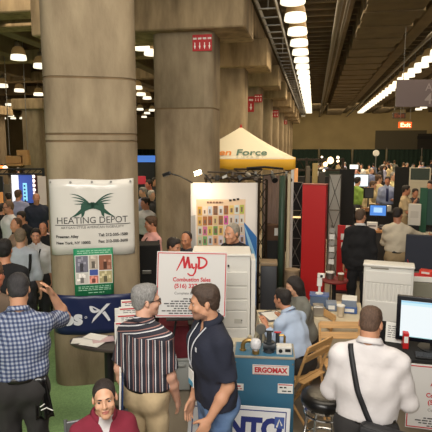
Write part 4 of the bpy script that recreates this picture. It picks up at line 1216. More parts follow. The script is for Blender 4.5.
# ------------------------------------------------------------------ cream clothed table with things on it
def cloth_table(label, loc, rotz, sx, sy, h, m, name='draped_table', cat='table', drop=None):
    t = thing(name, label, cat, loc, rotz)
    MB().box((0, 0, h - .03), (sx - .03, sy - .03, .03)).build('table_top', BROWNWOOD, t)
    for a in (-1, 1):
        for b in (-1, 1): MB().cyl((a * (sx / 2 - .06), b * (sy / 2 - .06), 0), (a * (sx / 2 - .06), b * (sy / 2 - .06), h - .04), .016, n=8).build('leg', STEEL, t)
    d = h - .02 if drop is None else drop
    mb = MB()
    def fn(u, v):
        per = 2 * (sx + sy); q = u * per
        if q < sx: x, y, n = -sx / 2 + q, -sy / 2, (0, -1)
        elif q < sx + sy: x, y, n = sx / 2, -sy / 2 + q - sx, (1, 0)
        elif q < 2 * sx + sy: x, y, n = sx / 2 - (q - sx - sy), sy / 2, (0, 1)
        else: x, y, n = -sx / 2, sy / 2 - (q - 2 * sx - sy), (-1, 0)
        wv = .018 * (1 - v) * math.sin(q * 31) + .012 * (1 - v)
        return (x + n[0] * wv, y + n[1] * wv, h - d * (1 - v)), (n[0], n[1], .0)
    mb.sheet(fn, 120, 3, .004); mb.box((0, 0, h - .006), (sx + .004, sy + .004, .010))
    mb.build('cloth', m, t, smooth=50)
    return t
pk = gp(335, 5.75, .75); fk = facing(330)
cloth_table('long table under a cream cloth behind the folding chairs', (pk.x, pk.y, 0), fk, .60, .72, .75, CREAMCLOTH, drop=.40)
ck, sk = math.cos(fk), math.sin(fk)
def tk(px, dz=5.75): 
    p = at(px, dz, .75); return Vector((p.x, p.y, .7545))
blue_pl = mat('blue plastic', (58, 92, 150), .4); clear_grey = mat('grey blue plastic', (120, 132, 150), .4)
p = tk(319, 5.95)
t = thing('storage_box', 'blue lidded box under the white sensor post on the cream table', 'box', p, fk)
MB().box((0, 0, .06), (.21, .16, .12), bev=.008).build('tub', mat('slate blue plastic', (92, 108, 132), .45), t)
MB().box((0, 0, .126), (.225, .175, .014), bev=.004).build('lid', blue_pl, t)
wp = thing('sensor_post', 'small white sensor head on a post standing on the lidded box', 'sensor', (p.x, p.y, p.z + .1335), fk)
MB().lathe([(.045, 0), (.045, .012), (.016, .02), (.016, .10)], n=16).build('base', WHITE, wp, smooth=40)
MB().box((.0, 0, .145), (.06, .05, .10), bev=.008).build('head', WHITE, wp)
MB().box((.015, -.012, .225), (.085, .05, .05), bev=.006).build('hood', WHITE, wp)
MB().cyl((.02, -.04, .225), (.02, -.05, .225), .016, n=12).build('lens', BLACK, wp)
p = tk(318, 5.58)
t = thing('metal_tin', 'square metal tin at the left front of the cream table', 'tin', p, fk + .1)
MB().box((0, 0, .055), (.115, .10, .11), bev=.008).build('body', mat('tin', (170, 166, 156), .3, .6), t)
MB().box((0, 0, .114), (.12, .105, .014), bev=.005).build('lid', STEEL, t)
p = tk(340.5, 5.52)
t = thing('paper_cup', 'tall pale cup beside the blue boxes on the cream table', 'cup', p, 0)
MB().lathe([(.032, 0), (.043, .12), (.045, .125), (.040, .125), (.03, .01)], n=20).build('cup', mat('cup beige', (206, 190, 164), .6), t, smooth=40)
MB().lathe([(.046, 0), (.046, .012), (.036, .016)], (0, 0, .122), 20).build('lid', PAPER, t)
for i, (px, dz, sz, mm, lab) in enumerate(((349, 5.72, (.17, .20, .075), blue_pl, 'lower blue carton at the right of the cream table'), (331, 5.78, (.12, .15, .09), clear_grey, 'grey blue carton in the middle of the cream table'),
                                    (325.5, 5.60, (.07, .1, .055), BLACK, 'small black box in front on the cream table'))):
    p = tk(px, dz)
    t = thing('carton', lab, 'box', p, fk + .05 * i)
    MB().box((0, 0, sz[2] / 2), sz, bev=.006).build('body', mm, t); MB().box((0, -sz[1] / 2 - .002, sz[2] * .5), (sz[0] * .6, .003, sz[2] * .5)).build('label', PAPER, t)
    if i == 0:
        t2 = thing('carton', 'white topped blue carton stacked on the lower blue carton', 'box', p + Vector((0, 0, .0755)), fk - .06)
        MB().box((0, 0, .0375), (.16, .19, .075), bev=.006).build('body', clear_grey, t2); MB().box((0, 0, .078), (.165, .195, .008), bev=.003).build('lid', PAPER, t2)

# small table with tablet and papers where the two sit
pq = gp(272, 5.55, .72)
cloth_table('small table under a cream cloth beside the seated pair', (pq.x, pq.y, 0), facing(270) + .1, .30, .50, .74, CREAMCLOTH, drop=.5)
tb = thing('clipboard', 'grey clipboard with papers on the small cream table', 'clipboard', (pq.x + .01, pq.y + .02, .7455), .5)
MB().box((0, 0, .005), (.24, .30, .010), bev=.002).build('board', mat('slate', (92, 92, 96), .5), tb)
MB().box((0, -.01, .012), (.20, .25, .003)).build('paper', PAPER, tb); MB().box((0, .135, .016), (.09, .02, .012), bev=.003).build('clip', STEEL, tb)

# wooden folding chairs
def folding_chair(label, loc, rotz):
    t = thing('folding_chair', label, 'chair', loc, rotz)
    wd = .40
    for q in (-1, 1):
        MB().tube([(q * wd / 2, -.22, 0), (q * wd / 2, .10, .46), (q * wd / 2, .22, .82)], .014, 8).build('back_post', WOOD, t)
        MB().tube([(q * (wd / 2 - .03), .24, 0), (q * (wd / 2 - .03), -.18, .45)], .013, 8).build('leg', WOOD, t)
    mb = MB()
    for k in range(6): mb.box((0, -.19 + k * .066, .455), (wd - .05, .056, .016), bev=.004, seg=1)
    mb.build('seat', WOOD, t)
    MB().box((0, .185, .70), (wd, .018, .07), rot=(R(-18), 0, 0), bev=.005).build('back_slat', WOOD, t)
    MB().box((0, .215, .80), (wd, .018, .07), rot=(R(-18), 0, 0), bev=.005).build('back_slat', WOOD, t)
    MB().cyl((-wd / 2, .05, .25) if False else (-wd / 2 + .03, -.10, .355), (wd / 2 - .03, -.10, .355), .010, n=8).build('stretcher', WOOD, t)
    MB().cyl((-wd / 2 + .03, .18, .07), (wd / 2 - .03, .18, .07), .010, n=8).build('stretcher', WOOD, t)
    return t
pf = gp(300, 4.82, .45)
folding_chair('pale wooden folding chair under the seated man in the light blue shirt', (pf.x, pf.y, 0), facing(300) + R(-125))
p2 = gp(343, 4.95, .6)
folding_chair('empty pale wooden folding chair in front of the cream table', (p2.x, p2.y, 0), facing(343) + R(12))
pf2 = gp(307, 5.5, .45)
folding_chair('wooden folding chair under the seated woman in grey', (pf2.x, pf2.y, 0), facing(306) + R(-62))

# ------------------------------------------------------------------ white furnace cabinet and boxes beside it
pfu = gp(221.5, 5.95, 1.0); ff = facing(226)
fu = thing('furnace_cabinet', 'white furnace cabinet with stacked door panels right of the easel sign', 'cabinet', (pfu.x, pfu.y, 0), ff)
FW, FD, FH = .66, .46, 1.41
MB().box((0, 0, FH / 2 - .003), (FW, FD, FH - .006), bev=.006).build('body', WHITE, fu)
MB().box((0, -.005, FH - .012), (FW + .02, FD + .03, .024), bev=.005).build('top_panel', WHITE, fu)
zz = FH - .20
x0, x1 = .03, FW / 2 - .035
for i, hgt_ in enumerate((.17, .15, .13, .20, .15, .17)):
    d = MB().box(((x0 + x1) / 2, -FD / 2 - .009, zz - hgt_ / 2), (x1 - x0, .018, hgt_ - .012), bev=.004, seg=1).build('door_panel', WHITE, fu)
    if i == 3:
        MB().box((x1 - .10, -FD / 2 - .0195, zz - .12), (.09, .004, .055)).build('rating_plate', mat('plate grey', (196, 194, 186), .4), d)
        MB().cyl((x1 - .06, -FD / 2 - .02, zz - .11), (x1 - .06, -FD / 2 - .03, zz - .11), .006, n=8).build('knob', BLACK, d)
    zz -= hgt_ + .004
MB().box((-.17, -FD / 2 - .006, .75), (.30, .012, 1.20), bev=.003).build('side_panel', WHITE, fu)
MB().cyl((.08, -FD / 2 - .02, FH - .13), (.08, -FD / 2 - .035, FH - .13), .012, n=10).build('latch', BLACK, fu)
MB().box((FW / 2 + .035, -.05, FH / 2 - .03), (.05, .36, FH - .08), bev=.004).build('flue_cover', WHITE, fu)
# pipe stand beside the cabinet
pp = gp(256, 5.15, .8)
pm = thing('pipe_manifold', 'beige pipe manifold with valves standing between the white cabinet and the small table', 'manifold', (pp.x, pp.y, 0), ff)
bei = mat('beige pipe', (176, 166, 142), .5)
MB().box((0, 0, .015), (.26, .22, .03), bev=.005).build('base', bei, pm)
for i, sx in enumerate((-.08, 0, .08)):
    MB().tube([(sx, 0, .03), (sx, 0, .62 + .05 * i), (sx + .02, -.02, .68 + .05 * i)], .022, 10).build('riser', bei, pm, smooth=40)
MB().cyl((-.13, 0, .45), (.13, 0, .45), .026, n=12).build('header', bei, pm)
MB().box((-.20, .02, .60), (.20, .18, .03), bev=.006).build('shelf', mat('shelf beige', (200, 190, 166), .5), pm)
MB().cyl((-.2, .02, 0), (-.2, .02, .6), .02, n=8).build('shelf_leg', bei, pm)

# black equipment case between the columns
pq2 = gp(146.5, 6.8, 1.2)
ec = thing('equipment_case', 'tall black equipment case between the wide column and the easel sign', 'case', (pq2.x, pq2.y, .012), facing(146))
MB().box((0, 0, .66), (.36, .34, 1.30), bev=.012).build('cabinet', MBLACK, ec)
for a in (-1, 1):
    for b in (-1, 1): MB().box((a * .17, b * .16, .66), (.03, .03, 1.32), bev=.006).build('corner_strip', BLACK, ec)
MB().box((0, -.175, .95), (.12, .02, .05), bev=.006).build('handle', STEEL, ec)

# leaflets and a red box at the left end of the black table
q = cl(-.355, .12, .7505)
t = thing('leaflet_holder', 'white leaflet sheets propped at the left end of the black topped table', 'leaflets', q, fc - R(10))
MB().box((0, .0, .095), (.16, .012, .19), rot=(R(-12), 0, 0), bev=.002, seg=1).build('sheet', PAPER, t)
MB().box((0, .03, .05), (.10, .05, .10)).build('support', STEEL, t)
mb = MB()
for k in range(6): bars(mb, -.06, .06, .05 + k * .02, .006, -.022 + k * .0043, 40 + k)
mb.build('small_print', mat('grey print', (70, 68, 70), .6), t)
q = cl(-.27, .02, .7505)
t = thing('red_box', 'red booklet box between the leaflet sheets and the flat screen', 'box', q, fc)
MB().box((0, 0, .075), (.05, .12, .15), bev=.004).build('body', RED, t); MB().box((0, -.0615, .09), (.036, .003, .06)).build('label', PAPER, t)
# black trolley case beside the seated person in maroon
q = gp(145, 2.95, .9)
t = thing('trolley_case', 'black upright trolley case right of the seated person in maroon', 'case', (q.x, q.y, .012), facing(139))
MB().box((0, 0, .46), (.15, .15, .82), bev=.045, seg=4).build('body', mat('black nylon case', (24, 24, 27), .6, bump=.2, bscale=60), t, smooth=40)
MB().tube([(-.04, .0, .86), (-.04, 0, .905), (.04, 0, .905), (.04, 0, .86)], .008, 6).build('handle', BLACK, t)
for sx in (-.05, .05): MB().cyl((sx - .012, .05, .03), (sx + .012, .05, .03), .03, n=14).build('wheel', BLACK, t)
MB().box((0, -.03, .025), (.10, .04, .05)).build('foot', BLACK, t)
# ------------------------------------------------------------------ the stands behind
def at_floor(px, z, h=1.0, up=.0): p = gp(px, z, h); p.z = up; return p
# curved display banner with product cards, and its two lamps
pd = at_floor(224, 7.05, 1.6, .0)
DW, DH = 68 * .002 * 7.05, hgt(182.5, 7.05)
fd_ = facing(224)
db = thing('display_banner', 'tall pale backdrop banner with a grid of small coloured cards and blue swirl', 'banner', pd, fd_)
RC = 1.5
def dw(x, z, off=0.0):
    a = x / RC; return (RC * math.sin(a), (RC * (1 - math.cos(a))) * .55 - off, z)
pan = mat('display white', (206, 200, 196), .45)
MB().sheet(lambda u, v: (dw(-DW / 2 + DW * u, .05 + (DH - .05) * v), (0, -1, 0)), 24, 1, .012).build('sheet', pan, db, smooth=True)
def dpx(px): return (px - 224) * .002 * 7.05
def dpz(py): return hgt(py, 7.05)
def dquad(mb, a, b, c, d, off):
    xs = [a + (b - a) * i / 3 for i in range(4)]
    mb.add([dw(x, d, off) for x in xs] + [dw(x, c, off) for x in xs], [(i, i + 1, 5 + i, 4 + i) for i in range(3)])
def dtilt(px): return 0
mb = MB(); dquad(mb, dpx(196), dpx(245.5), dpz(247.5), dpz(199), .010); mb.build('card_sheet', mat('card sheet tan', (226, 196, 164), .5), db)
cols = [(206, 160, 70), (226, 208, 190), (190, 196, 206), (130, 84, 52), (206, 206, 210), (150, 92, 50), (220, 190, 110), (206, 216, 210), (178, 184, 84),
        (214, 170, 90), (170, 110, 60), (160, 90, 50), (206, 180, 130), (150, 96, 60), (206, 92, 160), (212, 200, 190), (196, 200, 206), (216, 210, 200),
        (206, 206, 196), (206, 120, 150), (206, 190, 90), (110, 150, 80), (214, 178, 96), (208, 196, 186), (190, 150, 110), (216, 204, 190), (200, 190, 180),
        (190, 196, 170), (120, 170, 110), (196, 200, 206), (216, 160, 120), (206, 196, 206), (170, 190, 170), (120, 180, 90), (206, 190, 170), (190, 180, 200)]
rr = random.Random(9)
cm = [mat('card %d %d %d' % c, c, .5) for c in cols]
for r_ in range(4):
    mb = MB()
    for k in range(9):
        mb.slot(k); x0 = 197.4 + k * 5.3; y0 = 205.5 + r_ * 10.2 - (k - 4) * .25
        dquad(mb, dpx(x0), dpx(x0 + 4.3), dpz(y0 + 9), dpz(y0), .013)
        mb.slot(9); a = x0 + 1.1; dquad(mb, dpx(a), dpx(a + rr.uniform(1.4, 2.6)), dpz(y0 + 7.2), dpz(y0 + 3 + rr.uniform(-1, 1)), .015)
    mb.build('card_row', cm[r_ * 9:r_ * 9 + 9] + [mat('card mark', (120, 96, 80), .5)], db)
mb = MB(); bars(mb, dpx(207), dpx(223), dpz(203), .025, 0, 3, lambda a, b: dw(a, b, .014)); mb.build('heading', mat('heading brown', (120, 84, 66), .6), db)
mb = MB()
for k in range(3): dquad(mb, dpx(229 + 3.8 * k), dpx(231.6 + 3.8 * k), dpz(201 - .6 * k), dpz(199 - .6 * k), .014)
mb.build('icons', MBLACK, db)
def swirl(name, pts0, pts1, m, off):
    mb = MB(); n = len(pts0); mb.add([dw(dpx(a), dpz(b), off) for a, b in pts0] + [dw(dpx(a), dpz(b), off) for a, b in pts1], [(i, i + 1, n + i + 1, n + i) for i in range(n - 1)])
    mb.build(name, m, db)
swirl('blue_swirl', bez([(244, 222), (250, 229), (255, 234), (257.7, 238)]), bez([(245, 233), (247, 255), (250, 285), (257.7, 312)]), mat('swirl blue', (50, 110, 176), .4), .013)
swirl('pale_swirl', bez([(244.4, 225), (250, 238), (254, 248), (257.6, 260)]), bez([(245, 229), (249, 246), (253, 260), (257.6, 275)]), mat('swirl pale', (150, 196, 226), .4), .015)
swirl('left_strip', [(190.5, 216), (195, 215)], [(190.5, 290), (195, 290)], mat('strip grey', (176, 172, 168), .5), .013)
MB().box((0, .06, .03), (DW * .9, .22, .06), bev=.01).build('base', STEEL, db)
for i, (px, py, lit) in enumerate(((200, 172.5, True), (169, 174, False))):
    q = at(px, 6.85, hgt(py, 6.85)); e = db.matrix_basis @ Vector(dw(dpx(212 if lit else 192), DH - .004, .0))
    t = thing('arm_lamp', ['lit halogen arm lamp clipped over the display banner', 'unlit arm lamp reaching left from the display banner toward the column'][i], 'lamp', q, 0)
    d = e - q
    MB().tube([(0, 0, .01), (d.x * .5, d.y * .5, d.z * .5 + .03), tuple(d)], .010, 6).build('arm', BLACK, t, smooth=True)
    MB().box((-.03, -.01, .0), (.12, .06, .05), rot=(0, R(-20), 0), bev=.012).build('head', BLACK, t)
    MB().box((-.03, -.02, -.028), (.085, .05, .012), rot=(0, R(-20), 0), bev=.004).build('bulb', mat('halogen', (255, 236, 190), .3, emit=14 if lit else 0) if lit else STEEL, t)
    if lit:
        MB().box((-.02, -.045, .0), (.10, .012, .055), rot=(0, R(-20), 0)).build('front_glass', mat('halogen', (255, 236, 190), .3, emit=14), t)
        d_ = bpy.data.lights.new('arm_lamp_light', 'POINT'); d_.energy = 9; d_.color = (1, .80, .52); d_.shadow_soft_size = .04
        o = bpy.data.objects.new('arm_lamp_light', d_); COL.objects.link(o); o.parent = t; o.location = (0, -.12, -.10)

# lattice truss: one span on two uprights
def truss(mb, a, b, w=.16, step=.28):
    a, b = Vector(a), Vector(b); d = (b - a); L = d.length; d.normalize()
    n1 = d.cross(Vector((0, 1, 0)) if abs(d.y) < .9 else Vector((1, 0, 0))).normalized() * w / 2; n2 = d.cross(n1).normalized() * w / 2
    cs = [n1 + n2, n1 - n2, -n1 - n2, -n1 + n2]
    for c in cs: mb.cyl(a + c, b + c, .014, n=6)
    k = 0; s0 = 0
    while s0 < L - .05:
        s1 = min(s0 + step, L)
        for i in range(4):
            c0, c1 = (cs[i], cs[(i + 1) % 4]) if k % 2 else (cs[(i + 1) % 4], cs[i])
            mb.cyl(a + d * s0 + c0, a + d * s1 + c1, .008, n=5)
        s0 = s1; k += 1
    return mb
zt = 8.3
hT = hgt(174, zt)
tl, trr = at(234, zt, hT), at(262, zt, hT)
tt = thing('lattice_truss', 'dark lattice truss frame rising behind the pale display banner', 'truss', (tl.x, tl.y, 0), math.atan2(trr.y - tl.y, trr.x - tl.x))
Lx = (trr - tl).length
dkm = mat('dark truss metal', (64, 54, 44), .45, .6)
truss(MB(), (0, 0, hT), (Lx, 0, hT)).build('span', dkm, tt)
for x in (0, Lx): truss(MB(), (x, 0, .03), (x, 0, hT - .09)).build('upright', dkm, tt)
for x in (0, Lx): MB().box((x, 0, .012), (.26, .3, .024)).build('base_plate', BLACK, tt)
MB().tube([(.2, -.1, hT + .10), (.5, -.12, hT + .12), (.8, -.1, hT + .09)], .02, 6).tube([(.1, -.1, hT + .02), (.45, -.14, hT - .02), (.9, -.1, hT + .04)], .012, 6).build('cable', BLACK, tt)
for i, x in enumerate((.35, .62, .85)):
    t = thing('stage_spot', ['dark spot lamp clamped at the left of the lattice truss', 'dark spot lamp clamped at the middle of the lattice truss', 'dark spot lamp clamped at the right of the lattice truss'][i], 'lamp',
              tt.matrix_basis @ Vector((x, -.16, hT - .02)), fd_)
    MB().cyl((0, 0, 0), (.03, -.13, -.07), .035, .05, n=12).build('can', BLACK, t); MB().box((0, .05, .02), (.03, .08, .10)).build('clamp', STEEL, t)

lb0, lb1 = at(204, 7.42, hgt(178, 7.42)), at(261, 7.42, hgt(178, 7.42))
lb = thing('lighting_bar', 'cluttered dark lighting bar just behind the top of the display banner', 'lighting bar', (lb0.x, lb0.y, 0), math.atan2(lb1.y - lb0.y, lb1.x - lb0.x))
Ll = (lb1 - lb0).length; zl = lb0.z
MB().cyl((0, 0, zl), (Ll, 0, zl), .022, n=10).build('rail', dkm, lb); MB().cyl((.05, .02, zl + .09), (Ll - .1, .02, zl + .07), .014, n=8).build('rail', dkm, lb)
for x in (.03, Ll - .03): MB().cyl((x, 0, 0), (x, 0, zl), .018, n=8).build('stand_post', dkm, lb)
rr = random.Random(12)
for k in range(7):
    x = .08 + k * (Ll - .16) / 6
    MB().box((x, -.03, zl + .03 * rr.uniform(-1, 2)), (rr.uniform(.04, .11), .07, rr.uniform(.04, .09)), rot=(rr.uniform(-.4, .4), rr.uniform(-.6, .6), 0), bev=.008).build('fixture', [dkm, BLACK, STEEL][k % 3], lb)
MB().tube([(.02, -.03, zl + .05), (.2, -.05, zl - .03), (.38, -.04, zl + .10), (.6, -.05, zl + .0), (Ll, -.03, zl + .06)], .008, 6).build('cable', BLACK, lb, smooth=True)

# the yellow edged tent
ZT = 9.78
pa = at(241, ZT, hgt(127, ZT)); hw_ = 1.06
te = thing('canopy_tent', 'pop-up canopy tent with pale peaked roof and yellow valance', 'tent', (pa.x, pa.y, .0), R(2))
hpk, hed = hgt(127, ZT), hgt(160.0, ZT - 1.0)
tentw = mat('tent cream', (226, 218, 194), .7); tenty = mat('tent yellow', (232, 176, 44), .7)
def face_pt(k, u, v, off=0):
    """u across (0..1), v from edge 0 to peak 1; hollow-curved roof"""
    w_ = hw_ * (1 - v); z = hed + (hpk - hed) * (v ** 1.0 * .80 + .20 * v ** 2.2)
    x = (u * 2 - 1) * w_; y = -w_ - off * .6
    a = k * PI / 2; return (x * math.cos(a) - y * math.sin(a), x * math.sin(a) + y * math.cos(a), z + off)
for k in range(4):
    MB().sheet(lambda u, v: (face_pt(k, u, v * .995), (math.sin(k * PI / 2) * .5, -math.cos(k * PI / 2) * .5, .8)), 12, 10, .006).build('roof_panel', tentw, te, smooth=True)
    a = k * PI / 2
    def vf(u, v):
        x = (u * 2 - 1) * hw_; y = -hw_ - .008; z = hed - .16 + .175 * v - .012 * (1 - v) * math.cos(u * 40)
        return (x * math.cos(a) - y * math.sin(a), x * math.sin(a) + y * math.cos(a), z), (math.sin(a), -math.cos(a), 0)
    MB().sheet(vf, 40, 2, .004).build('valance', tenty, te, smooth=True)
for sx in (-1, 1):
    for sy in (-1, 1): MB().box((sx * (hw_ - .04), sy * (hw_ - .04), hed / 2), (.045, .045, hed)).build('leg', WHITE, te)
MB().cyl((0, 0, hpk - .02), (0, 0, hpk + .05), .03, .01, n=10).build('finial', RED, te)
mb = MB()
def tw(x, z): 
    v = z; u = .5 + x / (2 * hw_ * (1 - v)); return face_pt(0, u, v, .012)
def ttext(mb, txt, size, x, z0, **k):
    vs, fs = text_geo(txt, size, **k); mb.add([tw(x + a, z0 + b / (hpk - hed) * .95) for a, b in vs], fs)
mo = MB(); ttext(mo, 'en', .18, -.19, .14, bold=.004, sx=1.35); mo.build('lettering', mat('tent orange', (226, 140, 60), .6), te)
mo = MB(); ttext(mo, 'Force', .178, .285, .14, bold=.004, sx=1.35); mo.build('lettering', mat('tent green', (84, 118, 100), .6), te)
mo = MB(); ttext(mo, 'ENERGY', .055, .27, .045, sx=1.3, spacing=2.2); mo.build('small_lettering', mat('tent pale green', (176, 180, 158), .6), te)

# grey-pink fabric wall, rolled green banner, pale pole
pg_ = at_floor(272.5, 9.15, 1.4)
t = thing('fabric_screen', 'pinkish grey fabric screen to the right of the display banner', 'screen panel', pg_, facing(272))
mb = MB(); hs = hgt(175, 9.15)
MB().sheet(lambda u, v: (((u - .5) * .33, .02 * math.sin(u * 22), .55 + (hs - .55) * v), (0, -1, 0)), 24, 1, .012).build('fabric', mat('pinkish grey fabric', (150, 128, 116), .8, var=.1, vscale=3), t, smooth=True)
for sx in (-.175, .175): MB().cyl((sx, .02, 0), (sx, .02, hs + .02), .014, n=8).build('pole', STEEL, t)
MB().box((0, .02, .012), (.42, .22, .024)).build('base', BLACK, t)
t = thing('rolled_banner', 'tall dark green curved banner standing on end', 'banner', at_floor(281.8, 8.1, 1.4), facing(282))
hs = hgt(175, 8.1)
MB().sheet(lambda u, v: ((.062 * math.cos(PI * (1.05 + .95 * u)) * (1 - .25 * v), .09 * math.sin(PI * (1.05 + .95 * u)), hs * v), (math.cos(PI * (1.05 + .95 * u)), math.sin(PI * (1.05 + .95 * u)), 0)), 14, 2, .008).build('sheet', mat('banner dark green', (48, 70, 56), .5), t, smooth=True)
MB().cyl((-.02, 0, 0), (-.02, 0, hs), .02, n=10).build('core', STEEL, t)
t = thing('pale_pole', 'pale cream standing pole beside the rolled green banner', 'pole', at_floor(288.4, 7.95, 1.4), 0)
MB().cyl((0, 0, .02), (0, 0, hgt(174, 8.0)), .030, .026, n=14).build('shaft', mat('cream pole', (196, 182, 154), .5), t); MB().lathe([(.045, 0), (.045, .02)], n=20).build('base', BLACK, t)

# dark bin and small box on a shelf behind the white cabinet
pb_ = at_floor(268.5, 7.35, .6)
t = thing('waste_bin', 'tall dark grey bin with tan lid behind the seated pair', 'bin', pb_, facing(268))
MB().box((0, 0, .46), (.235, .26, .92), bev=.02).build('tub', mat('dark grey bin', (62, 64, 70), .5), t, smooth=40)
MB().box((0, 0, .945), (.25, .28, .05), bev=.012).build('lid', mat('tan lid', (142, 122, 96), .6), t, smooth=40)
pb2 = at_floor(273, 8.75, .9)
cloth_table('small shelf table behind the dark grey bin', pb2, facing(270), .30, .28, 1.02, mat('dark drape', (44, 44, 44), .9), name='shelf_table')
t = thing('carton', 'brown carton with pale label on the shelf table behind the bin', 'box', pb2 + Vector((-.02, 0, 1.0195 - .0095 + .0005)), facing(270))
MB().box((0, 0, .14), (.24, .2, .27), bev=.005).build('body', mat('brown carton', (92, 66, 48), .8), t); MB().box((.07, -.102, .16), (.06, .004, .13)).build('label', PAPER, t)
pbo = at_floor(250, 6.7, .7)

# black pop-up frame with crossed struts
def popup(label, px0, px1, py, z, m_face, m_strut, name='popup_stand', face=True, rows=4, cat='display frame'):
    c = at_floor((px0 + px1) / 2, z, 1.4); wd = (px1 - px0) * .002 * z; hh = hgt(py, z)
    t = thing(name, label, cat, c, facing((px0 + px1) / 2))
    mb = MB()
    for sx in (-1, 1): mb.cyl((sx * wd / 2, 0, 0), (sx * wd / 2, 0, hh), .009, n=6)
    mb.build('frame_posts', m_strut, t)
    mb = MB(); st = hh / rows
    for r_ in range(rows):
        mb.cyl((-wd / 2, -.01, r_ * st), (wd / 2, -.01, (r_ + 1) * st), .006, n=5); mb.cyl((wd / 2, -.014, r_ * st), (-wd / 2, -.014, (r_ + 1) * st), .006, n=5)
        mb.cyl((-wd / 2, -.01, (r_ + 1) * st), (wd / 2, -.01, (r_ + 1) * st), .006, n=5)
    mb.build('crossed_struts', m_strut, t)
    if face: MB().box((0, .03, hh / 2), (wd, .02, hh)).build('panel', m_face, t)
    return t
strut = mat('strut grey', (136, 130, 122), .4, .6)
popup('black display frame with crossed metal struts left of the red tower', 289.5, 302, 182, 8.9, MBLACK, strut, rows=4)
sh_ = thing('shelf_light', 'small lit shelf lamp on the crossed strut frame', 'lamp', at(296, 8.885, hgt(217, 8.9)), facing(297))
MB().box((0, 0, 0), (.16, .05, .025)).build('bar', mat('warm bar', (255, 214, 150), .5, emit=1.2), sh_)
popup('grey panelled pop-up stand with crossed lines behind the red tower', 328.5, 340, 174, 9.8, mat('stand grey', (168, 166, 158), .7), mat('strut dark', (70, 66, 60), .5), rows=3)
t = thing('booth_divider', 'tall black panel right of the grey pop-up stand', 'panel', at_floor(346, 10.4, 1.4), facing(346))
MB().box((0, 0, hgt(169, 10.4) / 2), (.30, .05, hgt(169, 10.4)), bev=.004).build('panel', MBLACK, t); MB().box((0, 0, .02), (.34, .3, .04)).build('base', BLACK, t)

# red display tower
zr = 8.35
t = thing('display_tower', 'tall bright red display tower', 'display tower', at_floor(314, zr, 1.2), facing(314) - R(10))
hr = hgt(183.5, zr)
MB().box((0, 0, hr / 2), (.385, .17, hr - .02), bev=.004, seg=1).build('body', RED, t)
MB().box((0, 0, hr - .006), (.40, .185, .02), bev=.004, seg=1).build('top_trim', mat('dull red trim', (150, 60, 50), .5), t)
MB().box((0, 0, .02), (.42, .25, .04)).build('base', BLACK, t)
pl_ = at_floor(326.8, 8.3, 1.2)
t = thing('literature_stand', 'narrow literature stand with stacked pale leaflets beside the red tower', 'stand', pl_ + Vector((.085, -.02, 0)), facing(326))
MB().cyl((0, .03, 0), (0, .03, hgt(224, 8.3)), .012, n=8).build('pole', STEEL, t); MB().lathe([(.11, 0), (.11, .015)], n=18).build('base', BLACK, t)
for k in range(6): MB().box((0, -.005, hgt(262, 8.3) + k * .105), (.085, .03, .085), rot=(R(-12), 0, 0)).build('leaflet', [PAPER, mat('leaflet grey', (150, 146, 140), .6)][k % 2], t)
# round side table with tub and bucket in front of the tower
pst = at_floor(334, 7.25, .6)
t = thing('side_table', 'small round red topped table in front of the red low panel', 'table', pst, 0)
MB().lathe([(.19, 0), (.20, .01), (.20, .025), (.19, .03)], (0, 0, .69), 28).build('table_top', mat('table red', (120, 40, 40), .5), t); MB().cyl((0, 0, .02), (0, 0, .69), .03, n=12).build('post', BLACK, t); MB().lathe([(.17, 0), (.17, .02)], n=24).build('base', BLACK, t)
for i, (dx, dy, mm, lab) in enumerate(((-.06, .03, STEEL, 'small steel tub on the red topped side table'), (.09, -.03, mat('coffee', (110, 70, 46), .5), 'brown cup on the red topped side table'))):
    q = thing('tub' if i == 0 else 'cup', lab, 'tub' if i == 0 else 'cup', pst + Vector((dx, dy, .7205)), 0)
    MB().lathe([(.05 - .012 * i, 0), (.06 - .016 * i, .09), (.055 - .016 * i, .09), (.045 - .012 * i, .01)], n=18).build('body', mm, q, smooth=40)
    MB().lathe([(.062 - .016 * i, 0), (.062 - .016 * i, .012)], (0, 0, .088), 18).build('rim', PAPER, q)
pbk = at_floor(292, 7.4, .6)
t = thing('paper_roll', 'tan upright cylinder drum beside the red tower', 'drum', pbk, 0)
MB().lathe([(.10, 0), (.105, .02), (.105, .80), (.10, .82)], n=24).build('drum', mat('tan drum', (132, 112, 90), .6), t, smooth=40); MB().lathe([(.112, 0), (.112, .03)], (0, 0, .80), 24).build('lid', mat('tan lid', (142, 122, 96), .6), t)
# low red panel with white cards
t = thing('card_display', 'low red panel with white cards in front of the black panel', 'panel', at_floor(344, 9.0, 1.0), facing(344) + R(2))
hc_ = hgt(225, 9.0)
MB().box((0, 0, hc_ / 2), (.235, .03, hc_), bev=.003, seg=1).build('board', RED, t); MB().box((0, .0, .015), (.26, .25, .03)).build('base', BLACK, t)
for k, (dx, py) in enumerate(((.06, 228), (-.02, 236.5), (-.01, 245.5), (.06, 238), (.05, 247))):
    MB().box((dx, -.018, hgt(py, 9.0)), (.075, .004, .11)).build('card', PAPER, t)

